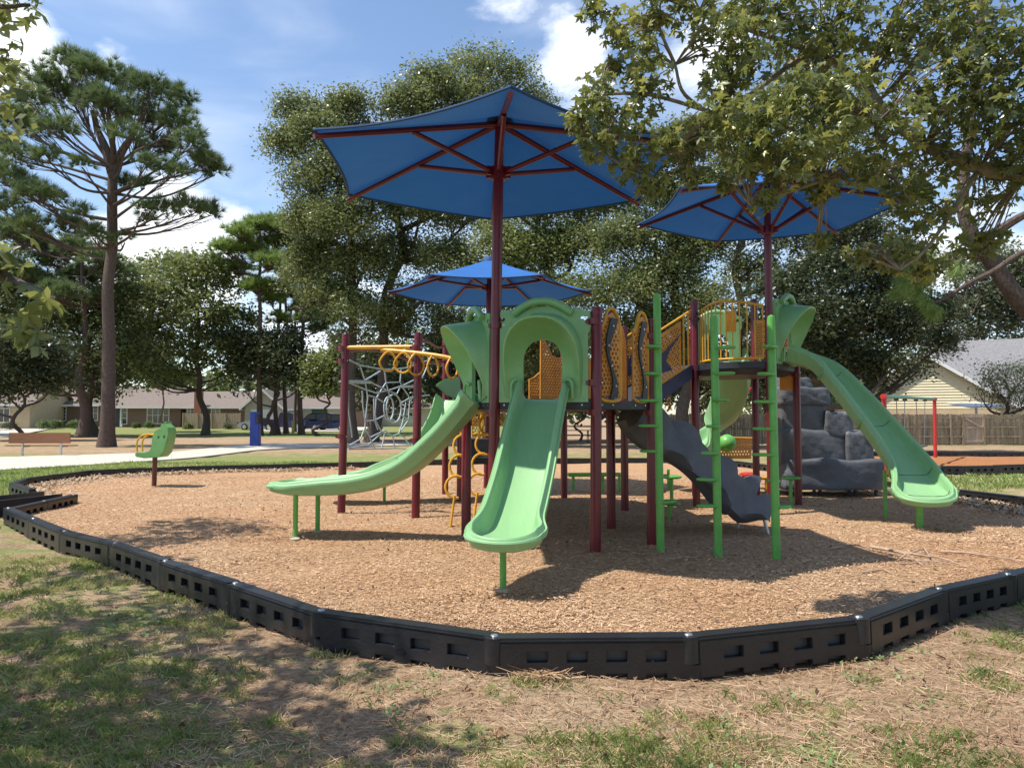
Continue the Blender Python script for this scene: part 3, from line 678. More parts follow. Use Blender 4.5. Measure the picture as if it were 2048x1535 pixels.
# ---- perforated panels
def perf(outline, fn, sp=.055, r=.021, margin=.015, thick=.022, name='perforated_panel', m='orange', parent=None, keep=None):
    us = [p[0] for p in outline]; vs_ = [p[1] for p in outline]; holes = []; row = 0; v = min(vs_) + margin + r
    while v < max(vs_):
        u = min(us) + margin + r + (row % 2) * sp / 2
        while u < max(us):
            q = r + margin
            if all(inpoly(u + dx * q, v + dy * q, outline) for dx, dy in ((1, 0), (-1, 0), (0, 1), (0, -1), (.7, .7), (-.7, .7), (.7, -.7), (-.7, -.7))) and (keep is None or keep(u, v)):
                holes.append([(u + r * math.cos(k * math.pi / 3 + .3), v + r * math.sin(k * math.pi / 3 + .3)) for k in range(6)])
            u += sp
        v += sp * .87; row += 1
    return MB().plate(outline, holes, thick, fn).build(name, M[m], parent or play, smooth=False)
# two climbing entry panels on the right front edge
def climb_panel(t0, t1, label):
    a, b = Vector((*PB['E'], 0)), Vector((*PB['F'], 0)); p, q = a.lerp(b, t0), a.lerp(b, t1); n, fn = frame(p, q, DZ)
    o_ = [(0, .06), (n, .06), (n, .80), (n * .92, .93), (n * .62, 1.03), (n * .40, .98), (n * .22, .86), (0, .82)]
    pn = perf(o_, fn, .058, .022, .012)
    pn['label'] = label
    fr = smoothpath([fn(.0, .84, 0), fn(n * .22, .88, 0), fn(n * .42, 1.04, 0), fn(n * .68, 1.075, 0), fn(n * .93, .96, 0), fn(n, .78, 0), fn(n, .4, 0), fn(n, .06, 0), fn(n * .8, .0, 0), fn(n * .3, .0, 0), fn(0, .04, 0)], 4)
    MB().tube(fr, .021, 10).build('frame_tube', M['yellow'], pn)
    # wavy dark plate in front of the mesh
    w_ = []
    for k in range(21):
        v = .03 + .93 * k / 20; cx_ = n * (.50 + .16 * math.sin(v * 7.2 + .4)); w_.append((cx_, v, n * (.11 + .055 * math.sin(v * 6.1 + 2))))
    ol = [(c_ - h_, v) for c_, v, h_ in w_] + [(c_ + h_, v) for c_, v, h_ in reversed(w_)]
    MB().plate(ol, [], .02, lambda u, v, w: fn(u, v, w + .035)).build('wavy_plate', M['plate'], pn, smooth=False)
    bt = MB()
    for k in (3, 8, 13, 18): c_, v, _ = w_[k]; bt.tube([fn(c_, v, .04), fn(c_, v, .055)], .012, 8)
    bt.build('bolt', M['steel'], pn)['kind'] = 'stuff'
climb_panel(.06, .44, 'yellow perforated entry panel with a wavy dark plate beside the front corner post')
climb_panel(.66, .95, 'yellow perforated entry panel with a wavy dark plate beside the green step poles')
# harp-shaped panel and low panels seen through the hood arch
def pxpanel(pts, Y0, Y1, x0, x1, **k):
    "panel standing on the line between two plan points, outline read in metres"
    a, b = (W(x0, 800, Y0).x, Y0), (W(x1, 800, Y1).x, Y1); n, fn = frame(a, b, 0)
    out = []
    for px, py in pts:
        t = (px - x0) / (x1 - x0); Y = Y0 + (Y1 - Y0) * t; out.append((n * t, W(px, py, Y).z))
    return perf(out, fn, **k)
o = pxpanel([(1080, 797), (1134, 797), (1134, 705), (1124, 714), (1113, 716), (1103, 709), (1097, 694), (1089, 680), (1081, 677)], 11.4, 11.7, 1080, 1134, sp=.05, r=.018)
o['label'] = 'harp-shaped orange perforated panel seen through the front hood'
o = pxpanel([(1058, 797), (1079, 797), (1079, 744), (1068, 754), (1058, 758)], 12.6, 12.8, 1058, 1079, sp=.055, r=.021); o['label'] = 'small low yellow perforated panel seen through the front hood'
for q in ((1000, 1008), (1144, 1182)):
    o = pxpanel([(q[0], 797), (q[1], 797), (q[1], 716), (q[0], 716)], 12.4, 12.5, q[0], q[1], sp=.06, r=.022)
o = pxpanel([(1243, 797), (1252, 797), (1252, 690), (1247, 660), (1243, 652)], 10.9, 11.6, 1243, 1252, sp=.055, r=.021)
# ramp between the decks: floor, stringer and guard panels on both sides
h_, i_ = Vector((1.95, 12.45, DZ)), Vector((3.10, 12.82, UZ)); off = Vector((-.42, 1.12, 0))
m_ = MB(); q = [h_, i_, i_ + off, h_ + off]; m_.add(q + [p - Vector((0, 0, .05)) for p in q], [(0, 1, 2, 3), (7, 6, 5, 4), (0, 4, 5, 1), (1, 5, 6, 2), (2, 6, 7, 3), (3, 7, 4, 0)])
m_.build('ramp', M['deck'], play, smooth=False)
for s_, lab in ((Vector((0, 0, 0)), 'front'), (off, 'rear')):
    a, b = h_ + s_ + Vector((.02, -.03, 0)), i_ + s_ + Vector((-.03, -.03, 0)); n, f0 = frame((a.x, a.y), (b.x, b.y), 0); sl = (UZ - DZ) / n
    fn = lambda u, v, w=0, f0=f0, sl=sl: f0(u, DZ + sl * u + v, w)
    m_ = MB(); m_.plate([(0, -.30), (n, -.24), (n, .0), (0, .0)], [], .03, fn); st_ = m_.build('stringer', M['navy'], play, smooth=False)
    blue = [(n * .25, .42), (n * .5, .52), (n * .82, .66), (n * .62, .50), (n * .55, .36), (n * .66, .14), (n * .5, .20), (n * .3, .24), (n * .08, .20), (n * .16, .33)]
    pn = perf([(n * .03, .03), (n * .82, .03), (n * .82, .86), (n * .48, .86), (n * .40, .98), (n * .30, .98), (n * .22, .86), (n * .03, .86)], fn, .058, .022, keep=lambda u, v: not inpoly(u, v, blue))
    MB().plate(blue, [], .02, lambda u, v, w, fn=fn: fn(u, v, w + .035)).build('blue_figure', M['navy'], pn, smooth=False)
    rl = MB(); rl.tube([fn(0, .93), fn(n, .93)], .019, 8); rl.tube([fn(0, .02), fn(n * .86, .02)], .016, 8); rl.build('handrail', M['yellow'], pn)
    for t in (.87, .95): MB().tube([fn(n * t, .0), fn(n * t, .92)], .016, 8).build('baluster', M['yellow'], pn)
# curved railing of the high deck
bal = arcpts((PB['I'][0] + .09, PB['I'][1] - .03), (J0[0] - .09, J0[1] + .02), .30, 24)
MB().tube([Vector((p.x, p.y, UZ + .05)) for p in bal], .020, 8).build('bottom_rail', M['yellow'], play); rb_ = MB().tube([Vector((p.x, p.y, UZ + .90 + .10 * math.sin(math.pi * k / 24))) for k, p in enumerate(bal)], .020, 8)
railing = rb_.build('railing', M['yellow'], play); railing['label'] = 'curved yellow railing with upright bars on the high deck'
for k in range(0, 25, 2):
    p = bal[k]; MB().tube([(p.x, p.y, UZ + .04), (p.x, p.y, UZ + .90 + .10 * math.sin(math.pi * k / 24))], .012, 8).build('baluster', M['yellow'], railing)
o = pxpanel([(1510, 715), (1534, 715), (1534, 640), (1510, 640)], 13.6, 13.3, 1510, 1534, sp=.055, r=.021)
o = pxpanel([(1566, 700), (1578, 700), (1578, 648), (1566, 648)], 13.3, 13.4, 1566, 1578, sp=.055, r=.021)
o = pxpanel([(1452, 663), (1474, 663), (1474, 622), (1452, 622)], 14.2, 14.2, 1452, 1474, sp=.2, r=.01, name='play_sign'); o['label'] = 'small square orange panel under the far handle loop'
o = pxpanel([(1560, 780), (1592, 780), (1592, 745), (1560, 745)], 13.6, 13.5, 1560, 1592, sp=.2, r=.01, name='brown_panel')

# ---- overhead ring ladder on the left
beams = MB(); zb = zat(696, 11.8)
beams.tube([(PB['A'][0], PB['A'][1], zb + .02), (PB['B'][0], PB['B'][1], zb)], .034, 12)
beam = beams.build('overhead_beam', M['yellow'], play); beam['label'] = 'yellow beam between the two left posts'
b2 = smoothpath([(-2.05, 11.75, zb - .03), W(835, 706, 11.5), W(880, 712, 11.35), W(930, 722, 11.2), W(970, 728, 11.0)], 6)
ringbeam = MB().tube(b2, .034, 12).build('ring_beam', M['yellow'], play); ringbeam['label'] = 'yellow overhead beam carrying the hanging rings'
def ringloop(c, w, h, ang, r=.017):
    pts = []
    for k in range(20):
        a = 2 * math.pi * k / 20; x = math.sin(a) * w / 2 * (1 - .42 * max(0, math.cos(a)) ** 1.0); z = math.cos(a) * h / 2
        pts.append(Vector((c[0] + x * math.cos(ang), c[1] + x * math.sin(ang), c[2] - h / 2 + z)))
    return MB().tube(pts, r, 8, closed=True)
for px, py, Y, w, hh, an in [(777, 703, 11.55, .27, .30, 10), (806, 705, 11.5, .28, .31, -8), (832, 707, 11.5, .27, .33, 35), (866, 711, 11.4, .27, .31, 58), (904, 714, 11.3, .27, .32, 55), (932, 722, 11.2, .27, .30, 60)]:
    c = W(px, py, Y) ; ringloop(c, w, hh, R(an)).build('trapeze_ring', M['yellow'], ringbeam)
# wavy maroon bars round the net
def wavy(a, b, za, zb_, amp, n=24, ph=0):
    a, b = Vector((*a, za)), Vector((*b, zb_)); return [a.lerp(b, k / n) + Vector((0, 0, amp * math.sin(2 * math.pi * k / n + ph))) for k in range(n + 1)]
MB().tube(wavy(PB['A'], PB['M'], zat(703, 11.93), zat(722, 15), -.07 , ph=math.pi), .022, 8).build('wavy_bar', M['maroon'], play)
MB().tube(wavy(PB['B'], PB['M'], zat(688, 11.6), zat(690, 15), .05), .022, 8).build('wavy_bar', M['maroon'], play)
MB().tube(wavy(PB['M'], PB['N'], zat(722, 15), zat(725, 13.8), .03), .020, 8).build('wavy_bar', M['maroon'], play)
def nY(px): return 8.041 / (.4477 - (px - 1024) / 1500)
def NP(x, y): px, py = 640 + x / 6.4, 640 + y / 6.4; return W(px, py, nY(px))
net = MB()
ropes = [[(375, 510), (510, 575), (775, 625), (930, 630), (1100, 610), (1400, 510)], [(510, 575), (575, 770), (600, 900), (610, 1000), (590, 1200), (575, 1370), (640, 1500)], [(575, 770), (775, 650)],
         [(640, 790), (870, 900), (985, 945)], [(400, 810), (560, 880), (720, 930), (870, 900), (1050, 840), (1195, 770), (1330, 700)], [(835, 680), (845, 800), (890, 960)], [(1035, 700), (1025, 790)], [(820, 625), (845, 800)], [(1040, 615), (1025, 790)],
         [(845, 800), (930, 795), (1025, 790), (1050, 850), (1130, 960), (1150, 1020), (1130, 1280), (1010, 1450), (930, 1480), (800, 1440)], [(610, 960), (720, 990), (830, 1060)], [(720, 1000), (780, 900), (845, 800)],
         [(720, 1000), (705, 1200), (720, 1300), (790, 1430)], [(590, 1290), (700, 1280), (820, 1220)], [(1035, 1060), (1140, 1000), (1195, 980), (1400, 960)], [(1030, 1200), (1120, 1270), (1190, 1300)], [(985, 945), (1030, 850)],
         [(365, 900), (365, 1150), (400, 1400), (410, 1500)], [(540, 900), (550, 1100), (580, 1300)], [(575, 1370), (520, 1520), (380, 1600)], [(640, 1500), (830, 1410), (930, 1480)], [(1000, 1450), (1080, 1500), (1150, 1600)],
         [(360, 1640), (620, 1590), (830, 1410)], [(360, 1650), (700, 1645), (1000, 1640), (1100, 1650)], [(575, 1370), (680, 1590), (700, 1640)], [(930, 1480), (960, 1640)], [(830, 1440), (790, 1640)], [(690, 1000), (690, 1250), (740, 1400)], [(1100, 1050), (1060, 1300), (1010, 1450)], [(1310, 740), (1400, 520)]]
for r_ in ropes: net.tube([NP(*p) for p in r_], .0120, 6)
for cx_, cy_, rx_, ry_ in ((945, 1130, 95, 180), (880, 1130, 62, 150)):
    net.tube([NP(cx_ + rx_ * math.cos(2 * math.pi * k / 24), cy_ + ry_ * math.sin(2 * math.pi * k / 24)) for k in range(24)], .0145, 6, closed=True)
web = net.build('rope_net', M['rope'], play); web['label'] = 'grey-blue spider-web rope net between the left posts'
for a_, b_ in (((350, 790), (640, 790)), ((1050, 845), (1200, 845))): MB().tube([NP(*a_), NP(*b_)], .028, 10).build('short_step_bar', M['steel'], play)

# ---- loop climber and the low transfer platform behind the left posts
ladder = MB(); base_l, top_l = Vector((-.86, 10.55, .08)), Vector((-.52, 11.2, 1.72)); sd = Vector((.30, .42, 0))
ladder.tube([base_l, base_l + sd], .016, 8); lad = ladder.build('loop_climber', M['yellow'], play); lad['label'] = 'yellow climber of stacked half loops behind the left slide'
for s_ in (Vector((0, 0, 0)), sd):
    lg = MB().tube([base_l + s_, base_l + s_ + Vector((.05, .1, .42))], .017, 8); lg.build('leg', M['yellow'], lad)
    for k in range(5):
        z = .48 + k * .29; f = k / 5; c = base_l + s_ + (top_l - base_l) * (.2 + .72 * f); c.z = z + .14
        MB().tube([c + Vector((.15 * math.cos(a), .03 * math.sin(a), .155 * math.sin(a))) for a in [math.pi * (.42 + 1.16 * j / 14) for j in range(15)]], .019, 8).build('half_loop', M['yellow'], lad)
pl = MB(); pz = zat(876, 15.2)
q = [(-.9, 14.6), (-.15, 14.6), (-.15, 16.0), (-.9, 16.0)]; pl.box((-1.0, 14.6, pz - .12), (.0, 15.6, pz)); pl.box((-1.0, 14.2, pz - .46), (.0, 14.59, pz - .34)); pl.box((-1.0, 14.56, pz - .34), (.0, 14.60, pz - .12))
pl.build('transfer_step', M['deck'], play, smooth=False, bevel=.006)
o = pxpanel([(944, 874), (966, 874), (966, 822), (952, 822), (944, 834)], 15.6, 15.6, 944, 966, sp=.06, r=.023); o['label'] = 'low yellow perforated panel behind the centre post'
MB().tube([W(963, 822, 15.4), W(965, 876, 15.4)], .035, 8).build('short_post', M['yellow'], play)
MB().tube([W(945, 868, 15.0) + Vector((.22 * math.cos(a), 0, .25 + .25 * math.sin(a))) for a in [math.pi * (-.5 + 1.0 * k / 12) for k in range(13)]], .016, 8).build('steering_ring', M['yellow'], play)
MB().tube([W(994, 860, 15.0) + Vector((.14 * math.cos(a), 0, .22 * math.sin(a))) for a in [2 * math.pi * k / 16 for k in range(16)]], .018, 8, closed=True).build('yellow_hoop', M['yellow'], play)
o = pxpanel([(998, 850), (1012, 850), (1012, 812), (998, 812)], 15.5, 15.5, 998, 1012, sp=.06, r=.023)
# orange play panel with a green bubble under the high deck
o = pxpanel([(1403, 874), (1503, 876), (1500, 917), (1426, 917), (1403, 900)], 16.6, 17.0, 1403, 1503, sp=.075, r=.026); o['label'] = 'orange perforated play panel with a green bubble near the ground'
MB().tube([W(1402, 873, 16.6), W(1508, 876, 17.0)], .022, 8).build('top_tube', M['yellow'], o)
c = W(1455, 886, 16.7); bu = MB()
for i in range(6):
    a0_, a1_ = math.pi / 2 * i / 6, math.pi / 2 * (i + 1) / 6
bu.tube([c + Vector((0, .02, 0)), c + Vector((0, -.02, 0)), c + Vector((0, -.10, 0)), c + Vector((0, -.17, 0)), c + Vector((0, -.20, 0))], [.20, .195, .17, .10, .02], 20); bu.build('bubble', M['green'], o)
MB().tube([W(1457, 915, 16.8), Vector((W(1457, 915, 16.8).x, 16.8, 0))], .05, 8).build('leg', M['orange'], o)
for px_ in (1250, 1328):   # small orange grips hanging below the ramp
    if px_ == 1328: MB().tube(smoothpath([W(1336, 768, 13.4), W(1341, 775, 13.4), W(1338, 790, 13.4), W(1333, 800, 13.4), W(1341, 812, 13.4), W(1334, 822, 13.4)], 4), .02, 8).build('grip', M['orange'], play)
MB().tube([W(1500, 778, 14.3), W(1506, 778, 14.3)], .035, 10).build('red_knob', M['red'], play)

# ---- grey rock slope between the low deck and the ground
def rockramp():
    P = smoothpath([(1.58, 9.88, 1.66), (1.87, 9.95, 1.42), (2.25, 10.02, 1.10), (2.65, 10.10, .76), (3.0, 10.15, .50), (3.32, 10.2, .34)], 7); n = len(P); vs, fs = [], []
    for i, p in enumerate(P):
        t = (P[min(i + 1, n - 1)] - P[max(i - 1, 0)]).normalized(); b = Vector((0, 1, 0)); b = (b - t * b.dot(t)).normalized(); u = -b.cross(t).normalized()
        if u.z < 0: u = -u
        f = i / (n - 1); hw_ = .36 + .05 * math.sin(f * 3.1); s = .15 * abs(math.sin(f * math.pi * 3.4 + .5)) ** .6; bot = -.20 - .07 * math.sin(f * 9) + .16 * sstep(.8, 1, f)
        jt = .05 * math.sin(f * 23)
        loop = [(-hw_, .02 + s * .3), (-hw_ * .8, .12 + s), (-hw_ * .5, .05 + jt), (0, .03 - jt), (hw_ * .5, .05), (hw_ * .8, .16 + s * 2.0), (hw_, .12 + s * 2.2), (hw_ + .03, -.05), (hw_ * .8, bot), (0, bot * .6), (-hw_ * .7, bot), (-hw_ - .02 + jt, bot * .72), (-hw_ - .05, bot * .40 + jt), (-hw_ - .02, -.03)]
        vs += [p + b * x + u * y for x, y in loop]
    m = len(loop)
    for i in range(n - 1):
        for k in range(m): k2 = (k + 1) % m; fs.append((i * m + k, i * m + k2, (i + 1) * m + k2, (i + 1) * m + k))
    fs += [tuple(range(m)), tuple((n - 1) * m + k for k in range(m))]
    o = MB().add(vs, fs).build('rock_ramp', M['rock'], play); o['label'] = 'dark grey moulded rock slope with scalloped edge going down to the right'
    MB().tube([(3.12, 10.40, -.05), (3.10, 10.38, .34)], .022, 8).build('leg', M['steel'], o); MB().tube([(3.42, 10.02, -.05), (3.33, 10.05, .36)], .024, 8).build('leg', M['steel'], o)
rockramp()
# ---- grey rock climbing wall at the right
def rock(lo, hi, label=None, taper=.06, seed=0):
    b = bmesh.new(); bmesh.ops.create_cube(b, size=1); bmesh.ops.subdivide_edges(b, edges=b.edges[:], cuts=7, use_grid_fill=True)
    lo, hi = Vector(lo), Vector(hi); c = (lo + hi) / 2; s = hi - lo; rr = np.random.default_rng(seed); ph = rr.uniform(0, 6, 6)
    for v in b.verts:
        x, y, z = v.co; k = 1 - taper * (z + .5)
        cr = (abs(x) ** 8 + abs(y) ** 8 + abs(z) ** 8) ** .125 / .5; rn = .5 / max(.5, (abs(x) ** 20 + abs(y) ** 20 + abs(z) ** 20) ** (1 / 20)); x, y, z = x * rn, y * rn, z * rn
        d = .03 * math.sin(x * 4 * s.x + ph[0] + 2 * z) + .05 * (abs(math.sin(z * 3.4 * s.z + ph[1] + x * 2.2)) ** .5 - .7) + .02 * math.sin(x * 15 + ph[2]) * math.sin(z * 13 + ph[3])
        v.co = Vector((c.x + x * s.x * k, c.y + y * s.y - (d if y < -.2 else 0), c.z + z * s.z + (d * .6 if z > .2 else 0)))
    me = bpy.data.meshes.new('rock_block'); b.to_mesh(me); b.free(); off_ = root_of(play)
    me.transform(Matrix.Translation(-off_)); me.polygons.foreach_set('use_smooth', [True] * len(me.polygons)); me.materials.append(M['rock'])
    o = bpy.data.objects.new('rock_block', me); C.objects.link(o); o.parent = wall_; return o
def X_(px, Y): return W(px, 800, Y).x
def Z_(py, Y): return W(1024, py, Y).z
Yr = 14.4
wall_ = MB()
for px in (1587, 1625, 1637, 1695, 1707, 1748): wall_.tube([(X_(px, 14.7), 14.7, -.05), (X_(px, 14.7), 14.7, .4)], .035, 8)
wall_ = wall_.build('rock_wall', M['plate'], play); wall_['label'] = 'dark grey moulded rock climbing wall of stacked blocks beside the long slide'
for (x0, x1, y0, y1, dy, dp, tp) in [(1570, 1770, 921, 977, 0, 1.0, .05), (1568, 1700, 862, 926, .10, .85, .02), (1696, 1750, 864, 926, .06, .8, .10), (1656, 1714, 824, 872, .16, .7, .12), (1574, 1664, 800, 868, .22, .8, .04), (1570, 1668, 776, 806, .16, .9, .02), (1572, 1640, 755, 780, .3, .6, .2)]:
    rock((X_(x0 - 3, Yr), Yr + dy, Z_(y1 + 4, Yr)), (X_(x1 + 3, Yr), Yr + dy + dp, Z_(y0 - 3, Yr)), seed=x0, taper=tp)

# ---- small play pieces near the ground
bar_ = thing('balance_beam', 'low green balance beam behind the front slide', 'balance beam', (X_(1170, 15.4), 15.4, MZ)); zz = Z_(949, 15.4)
m_ = MB().bar((X_(1135, 15.4), 15.4, zz), (X_(1242, 15.4), 15.5, zz), .22, .07); m_.build('beam', M['green'], bar_, bevel=.015)
for px in (1146, 1205, 1238): MB().tube([(X_(px, 15.4), 15.42, 0), (X_(px, 15.4), 15.42, zz - .03)], .03, 8).build('leg', M['green'], bar_)
rd = thing('round_seat', 'round red seat on a low yellow bar under the high deck', 'seat', (X_(1500, 15.2), 15.2, MZ))
MB().tube([(X_(1463, 15.2), 15.2, Z_(955, 15.2)), (X_(1537, 15.2), 15.2, Z_(956, 15.2))], .035, 10).build('bar', M['yellow'], rd)
MB().disc((X_(1497, 15.1), 15.1, Z_(948, 15.1)), .20, .20, .07, 20).build('seat', M['red'], rd)
for px in (1470, 1530): MB().tube([(X_(px, 15.2), 15.2, 0), (X_(px, 15.2), 15.2, Z_(955, 15.2))], .03, 8).build('leg', M['yellow'], rd)
for px, py, Y, lab in ((1581, 955, 13.0, 'dark green stepping pad at knee height beside the right step pole'), (1572, 1016, 12.6, 'green stepping pad at the ground by the right step pole'), (1343, 953, 12.4, 'green stepping pad behind the left step pole'),
                       (1338, 1005, 11.4, 'low green stepping pad beside the foot of the left step pole')):
    c = W(px, py, Y); sp_ = thing('stepping_pad', lab, 'stepping pad', (c.x, c.y, MZ)); MB().disc((c.x, c.y, c.z), .17, .17, .055, 18).build('pad', M['green'], sp_)
    MB().tube([(c.x, c.y, -.02), (c.x, c.y, c.z)], .03, 8).build('stem', M['green'], sp_)

# ---- shade umbrellas
def umbrella(label, base, lean, zc, rise, Rr, rot, collar, concave=.045):
    u = thing('shade_umbrella', label, 'shade umbrella', (base[0], base[1], MZ), 'blue hexagonal shade umbrellas over the play structure')
    top = Vector((base[0] + lean[0], base[1] + lean[1], zc + rise)); bs = Vector((base[0], base[1], -.05))
    at_ = lambda z: bs.lerp(top, (z - bs.z) / (top.z - bs.z))
    MB().tube([bs, at_(collar - .05), at_(collar + .02), top], [.066, .060, .056, .05], 20).build('post', M['maroon'], u)
    cr = [Vector((top.x + Rr * math.cos(R(rot + 60 * k)), top.y + Rr * math.sin(R(rot + 60 * k)), zc)) for k in range(6)]
    cm = Vector((top.x, top.y, zc)); vs, fs = [top + Vector((0, 0, .03))], []; NE, NR = 10, 8
    for r_ in range(1, NR + 1):
        for k in range(6):
            for e in range(NE):
                t = e / NE; p = cr[k].lerp(cr[(k + 1) % 6], t); s_ = 4 * t * (1 - t); p = p + (cm - p) * (concave * s_)
                f = r_ / NR; q = top.lerp(p, f); q.z += .035 - .05 * s_ * math.sin(math.pi * f * .5) * f - .03 * math.sin(math.pi * f) * (1 - s_ * .2)
                vs.append(q)
    m = 6 * NE
    for k in range(m): fs.append((0, 1 + k, 1 + (k + 1) % m))
    for r_ in range(NR - 1):
        for k in range(m): k2 = (k + 1) % m; a = 1 + r_ * m; fs.append((a + k, a + m + k, a + m + k2, a + k2))
    cn = MB().add(vs, fs).build('canopy', M['blue'], u)
    MB().tube([v for v in vs[-m:]], .016, 6, closed=True).build('hem', M['hem'], cn)
    cl = at_(collar); hub = MB().tube([at_(collar - .09), at_(collar + .06)], .092, 16)
    for k in range(6):
        d = Vector((math.cos(R(rot + 60 * k)), math.sin(R(rot + 60 * k)), 0)); hub.bar(cl + d * .07, cl + d * .16, .03, .10)
        hub.tube([cl + d * .13 + Vector((-d.y, d.x, 0)) * .03, cl + d * .13 - Vector((-d.y, d.x, 0)) * .03], .016, 8)
    hub.build('collar', M['maroon'], u)
    for k in range(6):
        a, b = top + Vector((0, 0, -.06)), cr[k] + Vector((0, 0, -.035)); d = (cr[k] - cm).normalized()
        rb2 = MB().tube([a, b], [.036, .028], 10).build('rib', M['maroon'], u)
        e = a.lerp(b, .50) + Vector((0, 0, -.03)); MB().tube([cl + d * .12, e], .028, 10).build('strut', M['maroon'], rb2)
    MB().tube([top + Vector((0, 0, -.02)), top + Vector((0, 0, .07)), top + Vector((0, 0, .09))], [.16, .12, .02], 12).build('finial', M['hem'], u)
umbrella('largest blue umbrella in front, over the front and left slides', D0, (.08, 0), 4.50, .64, 2.24, 33.5, 4.50)
umbrella('blue umbrella at the right, partly behind the overhanging leaves', J0, (0, 0), 4.90, .62, 2.12, 37, 4.62)
umbrella('farthest blue umbrella, low behind the centre post, its top sunlit', O0, (.06, 0), 4.30, .71, 2.22, 0, 4.42, .04)

# ---- green step poles
def pole(base, z, steps, label):
    p = thing('step_pole', label, 'step pole', (base[0], base[1], MZ), 'green step poles in front of the play structure')
    MB().tube([(base[0], base[1], -.05), (base[0] - .02, base[1], z - .02), (base[0] - .02, base[1], z + .02), (base[0] - .02, base[1], z + .035)], [.046, .044, .038, .012], 16).build('pole', M['green'], p)
    for h, ang in steps:
        a = R(ang); c = Vector((base[0] - .02 * h / z + .10 * math.cos(a), base[1] + .10 * math.sin(a), h)); MB().disc(c, .135, .075, .032, 18, a, .12).build('step', M['green'], p)
def hs(Y, ys_): return [zat(y, Y) for y in ys_]
pole((1.69, 8.6), zat(592, 8.6), list(zip(hs(8.6, (695, 748, 801, 851, 902, 953, 1004)), (237, 225, 190, 175, 150, 60, 30))), 'tall left green pole with flat steps, beside the second entry panel')
pole((2.28, 8.36), zat(637, 8.36), list(zip(hs(8.36, (695, 747, 800, 852, 905, 958, 1011)), (-10, -40, -75, 240, 215, 185, 178))), 'middle green pole with flat steps, in front of the high railing')
pole((2.88, 8.24), zat(636, 8.24), list(zip(hs(8.24, (695, 748, 803, 857, 909, 962, 1014)), (240, 215, 195, 180, 165, 80, 30))), 'right green pole with flat steps, brightly lit at the top')

# ---- spinner seat at the left
s = thing('spinner_seat', 'green moulded spinner seat with yellow handle on a brown post', 'spinner seat', (-7.88, 16.59, MZ))
MB().tube([(-7.88, 16.59, -.02), (-7.87, 16.59, Z_(915, 16.5))], .05, 12).build('post', mat('rust_brown_paint', (.13, .035, .02), .5, .3, 6), s)
def SX(px): return X_(px, 16.5)
sh = MB(); prof = [(281, 906), (283, 912), (300, 915), (330, 913), (338, 904), (343, 885), (347, 866), (345, 855), (338, 849), (335, 845), (331, 848), (328, 856), (318, 862), (314, 875), (313, 893), (309, 901), (298, 904), (286, 903)]
pv = [(SX(x), Z_(y, 16.5)) for x, y in prof]; sl_ = lambda u_, v_, w_: Vector((u_, 16.5 + w_ * (1 - .25 * max(0, v_ - .95)), v_))
sh.plate(pv, [[(SX(326), Z_(871, 16.5)), (SX(328), Z_(871, 16.5)), (SX(328), Z_(876, 16.5)), (SX(326), Z_(876, 16.5))], [(SX(337), Z_(870, 16.5)), (SX(339), Z_(870, 16.5)), (SX(339), Z_(875, 16.5)), (SX(337), Z_(875, 16.5))]], .42, sl_)
sh.build('seat', M['seat'], s, bevel=.02)
for dy in (-.12, .12): MB().tube(smoothpath([Vector((SX(282), 16.5 + dy, Z_(903, 16.5))), Vector((SX(281), 16.5 + dy, Z_(885, 16.5))), Vector((SX(287), 16.5 + dy, Z_(873, 16.5))), Vector((SX(300), 16.5 + dy, Z_(868, 16.5))), Vector((SX(315), 16.5 + dy, Z_(869, 16.5)))], 4), .020, 8).build('handle', M['yellow'], s)
# ---------------------------------------------------------------- vegetation
def rand_unit(n, r=rng):
    v = r.normal(size=(n, 3)); return v / np.linalg.norm(v, axis=1, keepdims=True)
def leaf_quads(P, L, aspect=.5, up=.35, r=rng, jitter=.35):
    "rhombic leaves, folded a little along the midrib"
    n = len(P); d = rand_unit(n, r); d[:, 2] *= .6; d /= np.linalg.norm(d, axis=1, keepdims=True)
    nrm = rand_unit(n, r); nrm[:, 2] = abs(nrm[:, 2]) + up; s = np.cross(d, nrm); s /= np.linalg.norm(s, axis=1, keepdims=True) + 1e-9
    l = (L * (1 + jitter * r.normal(size=n))).clip(L * .45, L * 1.8)[:, None]; w = l * aspect * .5
    return np.stack([P - d * l * .5, P + s * w, P + d * l * .5, P - s * w], 1)
def cluster_points(blobs, nclus, nleaf, sig, r=rng, shell=.62, flat=.75):
    B = np.array([(b[0], b[1], b[2], b[3], b[4] if len(b) > 4 else b[3]) for b in blobs], float); wgt = B[:, 3] ** 2 * 1.0; wgt /= wgt.sum()
    idx = r.choice(len(B), nclus, p=wgt); u = rand_unit(nclus, r); u[:, 2] = np.where(u[:, 2] < -.35, -u[:, 2], u[:, 2])
    rad = shell + (1 - shell) * r.random(nclus) ** .6; ctr = B[idx, :3] + u * rad[:, None] * np.stack([B[idx, 3], B[idx, 3], B[idx, 4]], 1)
    sg = sig * (.6 + .8 * r.random(nclus)); ci = r.integers(0, nclus, nleaf)
    P = ctr[ci] + np.clip(r.normal(size=(nleaf, 3)), -1.7, 1.7) * sg[ci][:, None] * np.array([1, 1, flat]); return ctr, P
def trunk_path(base, top, wob, n=7, seed=0):
    rr = np.random.default_rng(seed); a, b = Vector(base), Vector(top)
    return smoothpath([a.lerp(b, k / n) + (Vector((rr.normal() * wob, rr.normal() * wob, 0)) if 0 < k < n else Vector()) for k in range(n + 1)], 3)
